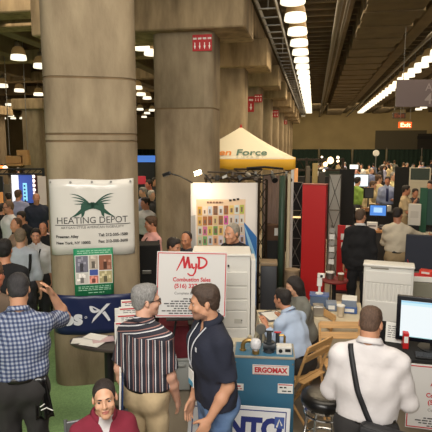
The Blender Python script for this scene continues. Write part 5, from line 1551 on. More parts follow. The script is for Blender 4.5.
# ------------------------------------------------------------------ counter run and screens on the right
def monitor(label, px, py, z, wpx, hpx, rgb, emit, rot=0, stand_to=None, name='monitor', twocol=None):
    wd, hh = wpx * .002 * z, hpx * .002 * z
    c = at(px, z, hgt(py, z)); zb = stand_to
    t = thing(name, label, 'screen', (c.x, c.y, zb), facing(px) + R(rot))
    zc = c.z - zb
    MB().box((0, .02, zc), (wd + .04, .04, hh + .04), bev=.006).build('bezel', BLACK, t)
    m = mat('screen %d %d %d' % rgb, rgb, .4, emit=emit)
    mb = MB(); mb.box((0, -.003, zc), (wd, .006, hh))
    ms_ = [m]
    if twocol:
        mb.slot(1); mb.box((0, -.007, zc + hh * .05), (wd * .55, .003, hh * .5)); ms_.append(mat('screen %d %d %d' % twocol, twocol, .4, emit=emit))
    mb.build('display', ms_, t)
    MB().cyl((0, .03, .01), (0, .03, zc), .02, n=8).build('stand', BLACK, t); MB().lathe([(.12, 0), (.12, .012)], (0, .02, 0), 20).build('foot', BLACK, t)
    return t
def counter(label, px0, px1, z, h, d, top, body, name='counter', rot=0):
    c = at_floor((px0 + px1) / 2, z, h); wd = (px1 - px0) * .002 * z
    t = thing(name, label, 'counter', c, facing((px0 + px1) / 2) + R(rot))
    MB().box((0, 0, (h - .04) / 2), (wd - .04, d - .04, h - .04), bev=.004, seg=1).build('body', body, t)
    MB().box((0, 0, h - .02), (wd, d, .04), bev=.006).build('top', top, t)
    return t, c
orange = mat('orange wood', (190, 130, 72), .5)
_, cc1 = counter('counter with orange wood edge behind the dark suited person', 346, 392, 9.9, 1.02, .5, orange, mat('counter dark', (50, 46, 42), .7))
monitor('bright blue monitor above the orange edged counter', 378, 210.5, 10.0, 15, 10, (66, 122, 200), .9, 0, 1.0205, twocol=(150, 190, 226))
for i, (px, lab, sz) in enumerate(((372, 'white printer papers in front of the blue monitor', (.20, .14, .14)), (383, 'dark phone base right of the blue monitor', (.14, .12, .08)), (357, 'small pale box at the left of the orange edged counter', (.12, .12, .10)))):
    q = at(px, 9.82, 1.02); t = thing('desk_box', lab, 'box', (q.x, q.y, 1.0205), facing(px))
    MB().box((0, 0, sz[2] / 2), sz, bev=.006).build('body', [PAPER, BLACK, mat('pale box', (170, 160, 146), .6)][i], t); MB().box((0, -sz[1] / 2 - .002, sz[2] * .55), (sz[0] * .7, .004, .03)).build('slot', STEEL, t)
_, cc2 = counter('dark counter under the pale lit screen far behind', 342, 380, 15.4, 1.0, .6, MBLACK, mat('counter dark', (50, 46, 42), .7))
monitor('pale lit screen behind the person in green', 361, 180.5, 15.2, 13.5, 11.5, (206, 222, 236), 1.0, 0, 1.0005)
_, cc3 = counter('long black counter crowded with papers behind the blue monitor', 356, 396, 12.6, 1.04, .5, MBLACK, MBLACK)
for i, px in enumerate((360, 366, 373, 380, 386)):
    q = at(px, 12.5, 1.04); t = thing('paper_stack', 'stack of papers on the long black counter, %s' % ['at its left end', 'second from its left end', 'at its middle', 'second from its right end', 'at its right end'][i], 'papers', (q.x, q.y, 1.0405), .2 * i)
    MB().box((0, 0, .03 + .01 * i), (.2, .16, .06 + .02 * i)).build('sheets', [PAPER, BROWNWOOD, PAPER, mat('pale box', (170, 160, 146), .6), PAPER][i], t)
monitor('small dark backed monitor above the long black counter', 369, 193, 12.7, 9, 9, (60, 62, 66), .15, 30, 1.0405)
q = at_floor(348, 20, 1.0)
_, cc4 = counter('far counter with a lit panel on it below the back drape', 346, 362, 19.5, 1.0, .5, MBLACK, MBLACK)
monitor('small glowing white screen on the far counter', 354, 166.8, 19.5, 8, 4, (236, 240, 232), 1.3, 0, 1.0005)

t = thing('booth_divider', 'broad black booth panel left of the white framed panel', 'panel', at_floor(401.5, 13.5, 1.4), facing(402))
hb_ = hgt(167, 13.4)
MB().box((0, 0, hb_ / 2), (.39, .05, hb_), bev=.004).build('panel', MBLACK, t); MB().box((0, 0, .02), (.40, .35, .04)).build('base', BLACK, t)
t = thing('booth_divider', 'white framed booth panel with dark green upper half', 'panel', at_floor(419, 13.2, 1.4), facing(419))
hb_ = hgt(167.5, 13.2); wd = 20 * .002 * 13.2
MB().box((0, .02, hb_ / 2), (wd, .04, hb_), bev=.004).build('frame', mat('frame cream', (206, 196, 172), .6), t)
MB().box((0, -.005, hgt(174, 13.2)), (wd - .07, .012, .30)).build('upper_panel', mat('panel green grey', (56, 68, 60), .7), t)
MB().box((0, -.005, hgt(188, 13.2)), (wd - .07, .012, .34)).build('lower_panel', mat('panel cream', (196, 186, 162), .7), t)

t = thing('green_pillar_stand', 'dark green square display pillar at the right', 'display pillar', at_floor(422.8, 9.2, 1.4), facing(422))
hg = hgt(187.5, 9.2)
MB().box((0, 0, hg / 2), (.13, .12, hg), bev=.004).build('shaft', mat('pillar green', (28, 84, 56), .6), t); MB().box((0, 0, .02), (.30, .30, .04)).build('base', BLACK, t)
MB().box((.16, .02, hg - .35), (.20, .03, .66)).build('side_wing', mat('wing green', (40, 76, 66), .6), t)
MB().box((.16, 0, hgt(233, 9.2)), (.20, .10, .03)).build('shelf', mat('frame cream', (206, 196, 172), .6), t)
# dark fabric case on a cluttered table
cz = 7.0
ptab = at_floor(424, cz - .15, .86)
cloth_table('table under a grey cloth at the right, cluttered with boxes', ptab, facing(420), .62, .80, .86, mat('grey cloth', (128, 126, 112), .9, bump=.2, bscale=12))
q = at(421, cz + .05, .86)
dc = thing('display_case', 'large dark navy display case at the right on the cluttered table', 'case', (q.x, q.y + .12, .8645), facing(420))
hdc = hgt(235, cz + .1) - .8645
MB().box((0, 0, hdc / 2), (.40, .10, hdc), bev=.01).build('panel', mat('navy fabric', (42, 46, 58), .85), dc)
MB().box((0, 0, .012), (.42, .13, .024)).build('foot', BLACK, dc)
wz = at_floor(414, 8.75, 1.3); wzh = hgt(225, 8.75)
ped = thing('pedestal', 'narrow dark pedestal under the upright white box', 'pedestal', wz, facing(414))
MB().box((0, 0, wzh / 2), (.17, .17, wzh - .0), bev=.004).build('shaft', MBLACK, ped); MB().box((0, 0, .02), (.24, .24, .04)).build('base', BLACK, ped)
wb = thing('white_box', 'upright white box left of the dark green pillar', 'box', (wz.x, wz.y, wzh + .0005), facing(414))
MB().box((.0, 0, .185), (.205, .10, .37), bev=.006).build('carton', mat('off white box', (206, 200, 188), .6), wb); MB().box((0, -.051, .19), (.13, .003, .12)).build('label', mat('pale label', (190, 184, 172), .6), wb)
def tb_(px, dz): p = at(px, dz, .86); return Vector((p.x, p.y, .8645))
p = tb_(424, 6.62)
t = thing('flat_box', 'flat white and red box on the cluttered table', 'box', p, facing(424) + .15)
MB().box((0, 0, .035), (.30, .2, .07), bev=.005).build('body', PAPER, t); MB().box((0, 0, .073), (.28, .17, .006)).build('lid_print', cardred, t)
t = thing('red_box', 'small orange red box on top of the flat white box', 'box', p + Vector((.03, .03, .0765)), facing(424) - .2)
MB().box((0, 0, .03), (.16, .12, .06), bev=.005).build('body', mat('orange red', (206, 60, 44), .5), t); MB().box((0, -.062, .03), (.10, .003, .025)).build('label', PAPER, t)
p = tb_(408.5, 6.75)
t = thing('drink_cup', 'clear cup of brown drink with a straw at the corner of the cluttered table', 'cup', p, 0)
MB().lathe([(.036, 0), (.046, .13), (.043, .13), (.033, .008)], n=20).build('cup', mat('iced tea', (150, 84, 48), .2), t, smooth=40)
MB().lathe([(.048, 0), (.048, .01), (.03, .02)], (0, 0, .128), 20).build('lid', mat('clear lid', (206, 196, 186), .2), t); MB().tube([(.0, 0, .10), (-.008, 0, .20), (-.025, 0, .25)], .005, 6).build('straw', RED, t)
p = tb_(404.5, 6.50)
t = thing('paper_stack', 'pale paper stack at the front left of the cluttered table', 'papers', p, facing(408) - .1)
MB().box((0, 0, .02), (.16, .22, .04)).build('sheets', mat('cream paper', (210, 202, 178), .7), t); MB().box((.01, .01, .045), (.13, .19, .01)).build('top_sheet', PAPER, t)

# ------------------------------------------------------------------ the stand at the far left
zb_ = 15.0
lw = lambda px, py, z=zb_: at(px, z, hgt(py, z))
fr_ = thing('booth_truss', 'black truss booth frame over the lit displays at the far left', 'frame', at_floor(22, zb_, 1.5), YAW + R(0))
w0, w1 = (-14 - 22) * .002 * zb_, (44 - 22) * .002 * zb_
for py in (169, 174): MB().box(((w0 + w1) / 2, 0, hgt(py, zb_)), (w1 - w0, .06, .05)).build('rail', BLACK, fr_)
for x in (w0, w1): MB().box((x, 0, hgt(168, zb_) / 2), (.06, .06, hgt(168, zb_))).build('upright', BLACK, fr_)
for k in range(10): MB().cyl((w0 + (w1 - w0) * k / 10, 0, hgt(174, zb_)), (w0 + (w1 - w0) * (k + 1) / 10, 0, hgt(169, zb_)), .012, n=5).build('brace', BLACK, fr_)
def panel(label, px0, px1, py0, py1, z, rgb, emit=0, name='booth_display', extra=None):
    c = at_floor((px0 + px1) / 2, z, 1.2); wd = (px1 - px0) * .002 * z; h1, h0 = hgt(py0, z), max(.05, hgt(py1, z))
    t = thing(name, label, 'panel', c, YAW)
    MB().box((0, 0, (h0 + h1) / 2), (wd, .05, h1 - h0), bev=.004, seg=1).build('face', mat('panel %d %d %d' % rgb, rgb, .5, emit=emit), t)
    MB().box((0, .02, h0 / 2), (wd * .7, .04, h0)).build('leg', BLACK, t)
    return t, c, (h0, h1)
panel('glowing white light panel at the far left stand', 12.5, 19, 175, 203, 14.9, (240, 240, 250), .9, 'light_box')
panel('blue lit panel in the far left stand', 19.2, 33, 174, 203, 15.2, (70, 96, 190), .35)
sgn, c, (h0, h1) = panel('cyan upright lit sign with dark dots at the far left', 23.6, 27.2, 183, 201, 14.7, (140, 214, 250), .95, 'lit_sign')
mb = MB()
for k in range(5): mb.cyl((0, -.03, h1 - .08 - k * .105), (0, -.027, h1 - .08 - k * .105), .03, n=10)
mb.build('dots', mat('dot navy', (30, 40, 110), .5), sgn)
dk_, c, (h0, h1) = panel('maroon panel with a column of round white lamps in the far left stand', 31.5, 37.6, 173, 203, 15.3, (74, 26, 34), 0)
for k in range(5): MB().lathe([(.0, 0), (.055, 0), (.045, .03), (0, .04)], n=14).build('round_lamp', mat('round lamp', (255, 236, 226), .4, emit=1.6), dk_, (0, -.03, h1 - .10 - .135 * k), rot=(PI / 2, 0, 0))
for k in range(4): MB().lathe([(.0, 0), (.04, 0), (.03, .02), (0, .03)], n=12).build('round_lamp', mat('round lamp warm', (250, 200, 160), .4, emit=.9), dk_, (-.17, -.03, h1 - .16 - .135 * k), rot=(PI / 2, 0, 0))
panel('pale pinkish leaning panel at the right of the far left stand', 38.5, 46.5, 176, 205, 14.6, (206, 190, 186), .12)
panel('dark grey panel at the left of the far left stand', -3, 4, 176, 210, 14.4, (30, 28, 28), 0)
panel('grey brown panel left of the glowing light panel', 4.3, 11.5, 184, 206, 14.9, (120, 108, 96), 0)
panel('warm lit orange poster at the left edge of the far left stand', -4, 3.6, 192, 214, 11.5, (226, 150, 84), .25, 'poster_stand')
wsn = thing('wood_sign', 'hanging wooden block sign above the far left stand', 'sign', lw(19, 158, 16.5), YAW)
for i, (px0, px1, py0, py1) in enumerate(((7, 22, 156, 163), (18, 29, 150, 155.5), (24, 30, 155.5, 165), (8, 24, 163.5, 166))):
    MB().box(((px0 + px1) / 2 * .033 - 19 * .033, -.02 * i, hgt((py0 + py1) / 2, 16.5) - hgt(158, 16.5)), ((px1 - px0) * .033, .2, (py1 - py0) * .033), bev=.01).build('block', mat('sign tan', (172, 132, 84), .7), wsn)
for sx in (-.3, .3): MB().cyl((sx, 0, .1), (sx, 0, ZC - wsn.location.z), .012, n=6).build('wire', STEEL, wsn)
for i, px in enumerate((1.5, 5)):
    sp_ = thing('booth_spot', ['glowing orange spot lamp at the left edge of the booth frame', 'glowing pale spot lamp clamped left on the booth frame'][i], 'lamp', lw(px, 166.6, zb_ - .1), YAW)
    MB().lathe([(.03, .0), (.075, -.05), (.07, -.08), (.02, -.06)], n=14).build('reflector', mat('spot glow %d' % i, [(255, 130, 60), (255, 226, 190)][i], .4, emit=1.8), sp_, (0, 0, .03))
    MB().box((0, .03, .04), (.05, .05, .08)).build('clamp', BLACK, sp_)
# merchandise counter in front of it
_, cl_ = counter('dark counter strewn with flyers in the left crowd', 28, 50, 9.2, 1.02, .6, MBLACK, MBLACK, rot=4)
for i, (px, dz, c) in enumerate(((33, 9.15, PAPER), (37.5, 9.05, mat('flyer green', (120, 150, 120), .6)), (41, 9.2, PAPER), (45, 9.1, mat('leaflet pink', (206, 176, 178), .6)))):
    q = at(px, dz, 1.02); t = thing('flyer_stack', 'flyer stack on the left crowd counter, %s' % ['leftmost of four', 'greenish one', 'white one right of the greenish one', 'pinkish one'][i], 'flyers', (q.x, q.y, 1.0205), .3 * i)
    MB().box((0, 0, .02), (.14, .1, .04)).build('sheets', c, t)
# stands seen through the gap between the two columns
panel('blue lit fascia panel seen through the gap between the wide columns', 134, 158, 155.5, 162, 18.0, (70, 120, 206), .8, 'fascia_sign')
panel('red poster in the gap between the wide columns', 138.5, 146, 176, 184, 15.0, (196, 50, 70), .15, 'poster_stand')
panel('dark booth wall deep in the gap between the columns', 130, 164, 163, 205, 19.0, (48, 42, 36), 0)
# booth clutter right of the tent: lit spots over the dark frames
zc_ = 12.5
bf = thing('booth_truss', 'dark booth frame with glowing spots above the red tower', 'frame', at_floor(318, zc_, 1.5), YAW)
w0, w1 = (286 - 318) * .002 * zc_, (342 - 318) * .002 * zc_
for py in (159.5, 170): MB().box(((w0 + w1) / 2, 0, hgt(py, zc_)), (w1 - w0, .05, .05)).build('rail', dkm, bf)
for x in (w0, (w0 + w1) / 2 - .2, w1): MB().box((x, 0, hgt(158, zc_) / 2), (.05, .05, hgt(158, zc_))).build('upright', dkm, bf)
for k in range(9): MB().cyl((w0 + (w1 - w0) * k / 9, 0, hgt(170 if k % 2 else 159.5, zc_)), (w0 + (w1 - w0) * (k + 1) / 9, 0, hgt(159.5 if k % 2 else 170, zc_)), .012, n=5).build('brace', dkm, bf)
for i, (px, py, sz, c) in enumerate(((330.5, 160.5, .085, (255, 226, 170)), (325.5, 164.3, .06, (255, 222, 160)), (338, 157.5, .035, (255, 236, 200)), (338, 161, .035, (255, 236, 200)), (322, 157, .025, (255, 214, 150)), (324, 170.5, .03, (255, 200, 130)), (345.5, 171.5, .03, (255, 226, 190)))):
    q = at(px, zc_ - .12, hgt(py, zc_ - .12))
    t = thing('booth_spot', ['largest glowing spot above the red tower', 'second largest glowing spot below left of the largest', 'upper small spot at the right end of the booth frame', 'lower small spot at the right end of the booth frame', 'tiny spot at the top left of the large spot', 'tiny spot under the second largest spot', 'tiny spot right of the grey pop-up stand'][i], 'lamp', q, YAW)
    MB().lathe([(.0, -.02), (sz, -.015), (sz * .8, .03), (.015, .05)], n=16).build('lens', mat('spot lens %d' % min(i, 2), c, .4, emit=3.0), t, rot=(PI / 2, 0, 0))
    MB().box((0, .07, .0), (.03, .07, .03)).build('clamp', dkm, t)
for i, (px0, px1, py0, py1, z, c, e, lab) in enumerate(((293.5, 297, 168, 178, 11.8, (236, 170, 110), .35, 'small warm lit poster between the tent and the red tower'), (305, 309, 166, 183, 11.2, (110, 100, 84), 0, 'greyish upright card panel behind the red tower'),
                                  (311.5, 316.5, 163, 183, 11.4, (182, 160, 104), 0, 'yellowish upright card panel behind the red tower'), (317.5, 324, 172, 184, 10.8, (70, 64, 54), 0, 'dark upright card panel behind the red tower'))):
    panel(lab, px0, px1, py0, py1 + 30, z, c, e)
panel('dark booth back wall behind the crossed strut frame', 281, 330, 176, 240, 13.2, (34, 32, 30), 0)
panel('dark green booth wall under the far drape', 318, 352, 171, 190, 14.5, (32, 46, 38), 0)
# ------------------------------------------------------------------ the people in front
def strap_tube(pts, r, parent, name, m): return MB().tube(pts, r, 6).build(name, m, parent, smooth=True)
V9 = .0078
plaid = stripes_mat('plaid shirt', [(160, 166, 182), (96, 107, 136), (50, 60, 92)], None, .028, 'plaid')
charcoal = cloth('charcoal trousers', (44, 42, 42))
leather = mat('black leather', (24, 22, 21), .35)
p = gp(18.5, 3.5, 1.3)
P1 = human('person in a blue plaid shirt seen from behind with a hand raised to the head', p, facing(21) + R(171), h=1.74, g=1.04, vox=V9, lean=7,
           head=(6, 26, 0), armR=((-.115, -.25, -.05), (.10, .17, .30)), armL=((.22, .0, -1), (.05, -.5, -.8)), handn={-1: (.6, .4, -.3)}, curl=.35,
           skin=(198, 148, 118), hair=('short', (50, 48, 50), .009), top=('short', plaid, 'tuck'), bottom=charcoal, belt=leather, collar=plaid)
bgp = gp(41, 3.52, .9)
bg_ = thing('carrier_bag', 'glossy black carrier bag held beside the plaid shirted person', 'bag', (bgp.x, bgp.y, .71), facing(40) + R(0))
blk_film = mat('black film', (14, 14, 16), .22)
def bagf(u, v):
    x = (u - .5) * (.075 + .05 * (1 - v)); z = v * .31
    return (x + .02 * (1 - v), .018 * math.sin(u * 9) * (1 - v) - .02, z), (0, -1, .1)
MB().sheet(bagf, 10, 8, .03).build('pouch', blk_film, bg_, smooth=True)
MB().tube([(-.02, -.02, .30), (-.03, -.0, .36), (-.05, .02, .42)], .008, 6).build('handle', blk_film, bg_, smooth=True)
mb = MB()
for a, b, c, d in ((-.005, .075, .035, .09), (.035, .085, .075, .06), (-.01, .10, .02, .12)): mb.tube([(a, -.045, b), (c, -.047, d)], .004, 5)
mb.build('film_glints', PAPER, bg_)  # white strokes painting the glints on the crinkled film

p = gp(-7, 3.95, 1.5)
human('person with brown hair at the left edge, half hidden by the plaid shirted person', p, facing(-7) + R(150), h=1.73, vox=.010, skin=(196, 120, 92),
      hair=('short', (98, 66, 44),   .009), top=('short', cloth('brown tee', (96, 80, 66)), 'out'), bottom=charcoal)

strip = stripes_mat('striped shirt', [(40, 40, 50), (206, 204, 208), (44, 43, 54), (150, 110, 104), (34, 34, 44)], (0, .36, .50, .72, .84), .052, 'stripe', yoke=1.335)
khaki = cloth('khaki trousers', (190, 168, 132))
p = gp(145, 3.45, 1.3)
P4 = human('grey haired person in a dark striped shirt with glasses, seen from behind', p, facing(147) + R(146), h=1.69, g=.94, vox=V9, lean=1, head=(-44, 4, 0),
           armL=((.16, .12, -1), (.02, -.30, -.95)), armR=((-.12, -.10, -1), (.05, -.42, -.9)), skin=(206, 158, 134), hair=('short', (134, 132, 130), .010),
           top=('short', strip, 'tuck'), bottom=khaki, belt=leather, collar=strip, belly=.03)
H = P4['H']
gm = mat('glasses frame', (24, 20, 20), .3)
gl = thing and None
fr = MB()
for q in (1, -1):
    fr.tube([H(q * x, y, z) for x, y, z in ((.055, -.085, .012), (.074, -.03, .010), (.080, .02, .008), (.080, .03, -.008))], .0025, 6)
    c = (q * .031, -.100, .003)
    fr.tube([H(c[0] + .023 * math.cos(a), c[1] + .004 * abs(math.cos(a)), c[2] + .017 * math.sin(a)) for a in [2 * PI * i / 16 for i in range(17)]], .0028, 6)
fr.tube([H(-.010, -.102, .006), H(.010, -.102, .006)], .0025, 6)
fr.build('glasses', gm, P4['root'])
# folder held low by the striped-shirt person
pf_ = at(120, 3.36, 1.03)
fo = thing('folder', 'white and blue folder held low by the person in the striped shirt', 'folder', (pf_.x, pf_.y, .86), facing(120))
MB().box((0, 0, .13), (.012, .16, .25), bev=.003, rot=(0, R(2), 0)).build('cover', PAPER, fo)
MB().box((.014, .01, .11), (.012, .15, .20), bev=.002, rot=(0, R(2), 0)).build('blue_sheet', mat('folder blue', (34, 60, 104), .5), fo)

navyc = cloth('navy polo', (30, 34, 50), var=.08)
jeans = mat('blue jeans', (96, 122, 158), .9, var=.22, vscale=10, bump=.3, bscale=60, rgb2=(66, 90, 128))
p = gp(216, 3.38, 1.2)
P5 = human('dark haired person in a navy polo shirt and jeans wearing a white badge', p, facing(216) + R(-66), h=1.73, g=1.0, vox=V9, lean=6, head=(-16, 8, 0),
           armL=((.10, .12, -1), (-.08, -.52, -.86)), armR=((-.04, .04, -1), (.04, -.34, -.95)), skin=(196, 146, 116), hair=('short', (66, 50, 40), .009),
           top=('short', navyc, 'out'), bottom=jeans, collar=navyc, vneck=.06, copen=26, face=True, lipcol=(170, 106, 92), beard=(150, 112, 92))
sh = P5['shirt']
lan_w = mat('lanyard white', (206, 208, 214), .6)
q, PL = strap_on(sh, [(.055, 1.44), (.03, 1.30), (-.02, 1.14)], -1, .010, lan_w, P5['root'], 'lanyard')
q, PR = strap_on(sh, [(-.055, 1.44), (-.045, 1.30), (-.022, 1.14)], -1, .010, lan_w, P5['root'], 'lanyard')
b_ = PL[-1] + Vector((0, -.008, 0))
bdg = MB().box((b_.x, b_.y, b_.z - .06), (.085, .006, .115), bev=.002, seg=1).build('badge', PAPER, P5['root'])
MB().box((b_.x, b_.y - .0035, b_.z - .095), (.075, .002, .035)).build('badge_stripe', mat('badge blue', (64, 150, 186), .5), bdg)
q = surf(sh, .075, 1.31, -1, .003)
MB().box(q, (.022, .003, .028)).build('chest_emblem', lan_w, P5['root'])
# placket line of white piping on the collar
whiteshirt = cloth('white shirt', (208, 203, 203), .85, .05)
p = gp(369, 3.02, 1.4)
P6 = human('close cropped person in a white shirt seen from behind with a black bag strap', p, facing(369) + R(176), h=1.69, g=1.06, vox=V9, lean=6, head=(-10, 26, 0), scale_head=.91, hdrop=.028,
           armL=((.22, -.12, -1), (-.25, -.90, -.25)), armR=((-.26, -.16, -1), (.25, -.9, -.15)), skin=(190, 138, 108), hair=('short', (88, 66, 52), .003),
           top=('long', whiteshirt, 'tuck'), bottom=charcoal, belt=leather, collar=whiteshirt)
ms = thing('messenger_bag', 'black messenger bag on a cross strap behind the white shirted person', 'bag', P6['root'].location, P6['root'].rotation_euler.z)
nyl = mat('black nylon', (26, 26, 30), .6, bump=.2, bscale=60)
# strap over the left shoulder (image left) down to the right hip
strap_on(P6['shirt'], [(.115, 1.46), (.10, 1.38), (.05, 1.18), (.00, 1.06), (-.035, .99)], 1, .032, nyl, ms, 'strap', .010)
MB().box((-.12, .185, .90), (.30, .09, .22), rot=(R(4), R(-6), 0), bev=.03, seg=3).build('pouch', nyl, ms, smooth=40)
MB().box((-.12, .235, .93), (.29, .02, .15), rot=(R(8), R(-6), 0), bev=.008).build('flap', nyl, ms, smooth=40)
MB().box((-.005, .20, 1.0), (.03, .02, .04), bev=.004).build('buckle', BLACK, ms)
nl, _ = strap_on(P6['shirt'], [(.075, 1.455), (.05, 1.462), (0, 1.465), (-.05, 1.462), (-.075, 1.455)], 1, .014, nyl, P6['root'], 'lanyard', .012)

maroonc = cloth('maroon polo', (126, 34, 54), var=.1)
p = gp(103, 3.05, .9)
P3 = human('smiling seated person in a maroon polo with dark hair pulled back, looking up', p, facing(103) + R(8), h=1.605, g=.86, vox=.0056, lean=10, head=(-10, -6, -6), sit=.46,
           armL=((.30, -.30, -1), (-.25, -.9, .1)), armR=((-.30, -.30, -1), (.25, -.9, .1)), skin=(208, 160, 130), hair=('pulled', (44, 35, 32), .004), bun=True,
           top=('short', maroonc, 'out'), bottom=charcoal, jaw=.84, collar=maroonc, vneck=.085, copen=34, face=True, lipcol=(180, 110, 98))
def underfn(u, v):
    z = P3['U'](0, 0, .43).z + (P3['U'](0, 0, .54).z - P3['U'](0, 0, .43).z) * v
    x = (u - .5) * (.05 + .06 * v)
    q = surf(P3['body'], x, z, -1, .006)
    return (q if q is not None else Vector((x, 0, z))), (0, -1, .2)
MB().sheet(underfn, 10, 8, .005).build('undershirt', whiteshirt, P3['root'], smooth=True)
ch_ = thing('metal_chair', 'grey metal framed chair under the person in maroon', 'chair', p, facing(103) + R(8))
gmf = mat('grey frame', (122, 124, 126), .4, .6)
MB().box((0, .0, .445), (.42, .42, .03), bev=.01).build('seat', BLACK, ch_)
for sx in (-.20, .20):
    MB().tube([(sx, -.19, 0), (sx, -.19, .43)], .012, 8).build('leg', gmf, ch_)
    MB().tube([(sx, .26, 0), (sx, .24, .45), (sx, .32, .83)], .013, 8).build('back_post', gmf, ch_)
MB().box((0, .302, .72), (.40, .022, .20), rot=(R(-8), 0, 0), bev=.008).build('backrest', gmf, ch_)
# ------------------------------------------------------------------ the people behind
grey_d = cloth('dark grey', (52, 52, 56)); blackc = cloth('black suit', (24, 24, 27)); beigec = cloth('beige shirt', (190, 170, 136)); lblue = cloth('light blue shirt', (172, 188, 212), var=.06)
whit2 = cloth('cool white shirt', (212, 212, 212), var=.05); lav = cloth('lavender shirt', (150, 152, 182)); pinkc = cloth('pink shirt', (226, 170, 166), var=.06)
dsk = cloth('dusk blue shirt', (110, 122, 160)); greenc = cloth('green shirt', (128, 160, 72)); creamc = cloth('cream shirt', (206, 188, 148)); greyc = cloth('grey top', (116, 116, 108)); tan = cloth('tan trousers', (160, 138, 104))
SK1, SK2, SK3 = (206, 158, 128), (190, 134, 104), (214, 166, 140)
DH_, BH, GH, WH = (40, 32, 28), (84, 60, 42), (140, 136, 130), (196, 192, 186)
def per(label, px, z, py_top, rot, dx=0, **k):
    h = hgt(py_top, z)
    k.setdefault('vox', .012 if z < 7.5 else .016); k.setdefault('bottom', grey_d)
    hh = k.pop('h', max(1.45, min(1.9, h * 1.02)))
    p = gp(px, z, hh * .75)
    return human(label, p, facing(px) + R(rot), h=hh, **k)
# seated pair
hs_ = 1.70
p = gp(301.5, 4.82, .9)
per_b = human('seated person in a light blue shirt talking with hands raised, seen from behind', p, facing(290) + R(-128) - R(0), h=1.60, vox=.0095, sit=.455, lean=22, head=(0, 4, 0),
      armL=((.10, -.12, -1), (-.15, -.62, .75)), armR=((-.16, -.12, -1), (.1, -.7, .6)), handn={1: (0, .2, -1), -1: (0, .2, -1)}, curl=.25, skin=(184, 128, 98), hair=('short', (34, 28, 26), .007), top=('long', lblue, 'tuck'), bottom=charcoal, collar=lblue, belt=leather)
p = gp(306, 5.5, .9)
human('seated person with long dark hair in a grey top behind the light blue shirt', p, facing(304) + R(-62), h=1.55, vox=.0095, sit=.455, lean=14, head=(-6, 14, 6),
      armL=((.2, -.35, -1), (-.1, -.9, -.05)), armR=((-.2, -.35, -1), (.1, -.9, -.1)), skin=SK1, hair=('long', (36, 28, 26), .010), top=('short', greyc, 'out'), bottom=charcoal)
# behind the easel sign
per('grey haired person in a dark jacket behind the white furnace cabinet', 239, 6.52, 222.5, -35, lean=13, head=(-8, 6, 0), scale_head=1.12, skin=(200, 146, 116), hair=('high', (150, 142, 130), .006), top=('long', blackc, 'jacket'), bottom=blackc, face=True, vox=.011)
per('dark haired person looking right over the left corner of the easel sign', 173.5, 5.98, 235.5, 40, head=(14, 16, 0), skin=SK2, hair=('short', DH_, .010), top=('long', blackc, 'jacket'), face=True, vox=.011, h=1.56)
per('balding person behind the easel sign between the dark haired one and the banner', 187, 6.45, 234.5, -20, head=(-10, 16, 4), skin=(196, 134, 100), hair=('bald', DH_, .006), top=('long', grey_d, 'out'), face=True, vox=.011, h=1.56)
r = per('person in a pink shirt with a dark lanyard between the two columns', 152, 7.35, 217, -64, head=(-14, 12, 0), skin=(204, 142, 112), hair=('short', BH, .010), top=('long', pinkc, 'tuck'), face=True, vox=.011)
strap_on(r['shirt'], [(.06, r['U'](0, 0, .46).z), (.02, r['U'](0, 0, .3).z)], -1, .02, MBLACK, r['root'], 'lanyard', .008)
# right side
per('heavy set person in a dark suit seen from behind near the red panel', 360, 7.55, 209.5, 176, head=(-26, 6, 0), g=1.0, skin=(196, 140, 108), hair=('high', (84, 66, 52), .006), top=('long', blackc, 'jacket'), bottom=blackc, collar=whit2, vox=.012)
per('person in a cream white shirt leaning right over the dark case', 397, 8.0, 208.5, 188, head=(-30, 18, 0), g=1.0, armR=((-.6, -.5, -.35), (-.6, -.5, -.1)), armL=((.08, -.5, -1), (-.1, -.9, -.1)), skin=(180, 124, 96), hair=('short', (40, 32, 28), .009), top=('long', cloth('cream white shirt', (206, 194, 172), var=.06), 'tuck'), bottom=tan, belt=leather, vox=.012)
per('person in a beige shirt facing right with a hand at the mouth', 405, 12.0, 186, 84, head=(6, 6, 0), armR=((-.1, -.35, -1), (.15, -.55, .9)), armL=((.1, .1, -1), (0, -.5, -.8)), skin=SK2, hair=('short', DH_, .009), top=('short', beigec, 'tuck'), bottom=tan, belt=leather, vox=.014)
per('person in a bright green shirt in front of the pale lit screen', 357, 14.0, 177.5, 130, head=(10, 6, 0), skin=SK1, hair=('short', DH_, .009), top=('long', greenc, 'tuck'), vox=.016)
per('person in cream beside the bright green shirt, bending to the counter', 367, 13.7, 180.5, 60, lean=14, head=(10, 10, 0), skin=SK1, hair=('short', BH, .009), top=('long', creamc, 'tuck'), vox=.016, armR=((-.2, -.5, -1), (0, -.9, -.2)))
r = per('person in a light blue shirt and dark tie facing the viewer', 387, 14.0, 177, 4, head=(-12, 4, 0), skin=(190, 128, 100), hair=('short', DH_, .009), top=('long', cloth('blue tie shirt', (140, 150, 184), var=.05), 'tuck'), bottom=grey_d, vox=.014, armL=((.2, -.2, -1), (-.3, -.8, .1)), collar=lblue)
strap_on(r['shirt'], [(0, r['U'](0, 0, .47).z), (.0, r['U'](0, 0, .12).z)], -1, .07, cloth('navy tie', (34, 40, 80)), r['root'], 'tie', .01)
per('person in cream beside the blue shirted one, seen from behind at the counter', 378, 14.4, 175.5, 150, head=(-40, 6, 0), skin=SK1, hair=('short', BH, .009), top=('long', creamc, 'tuck'), vox=.016)
per('person in a pale yellow shirt standing left of the black booth panel', 392.5, 15.2, 172.5, 60, head=(0, 0, 0), skin=SK3, hair=('high', GH, .006), top=('short', cloth('pale yellow shirt', (206, 196, 150)), 'tuck'), vox=.016)
per('dark clothed person at the right edge beside the white framed panel', 431, 11.2, 177, -40, head=(0, 4, 0), skin=SK2, hair=('short', DH_, .010), top=('long', blackc, 'jacket'), vox=.014)
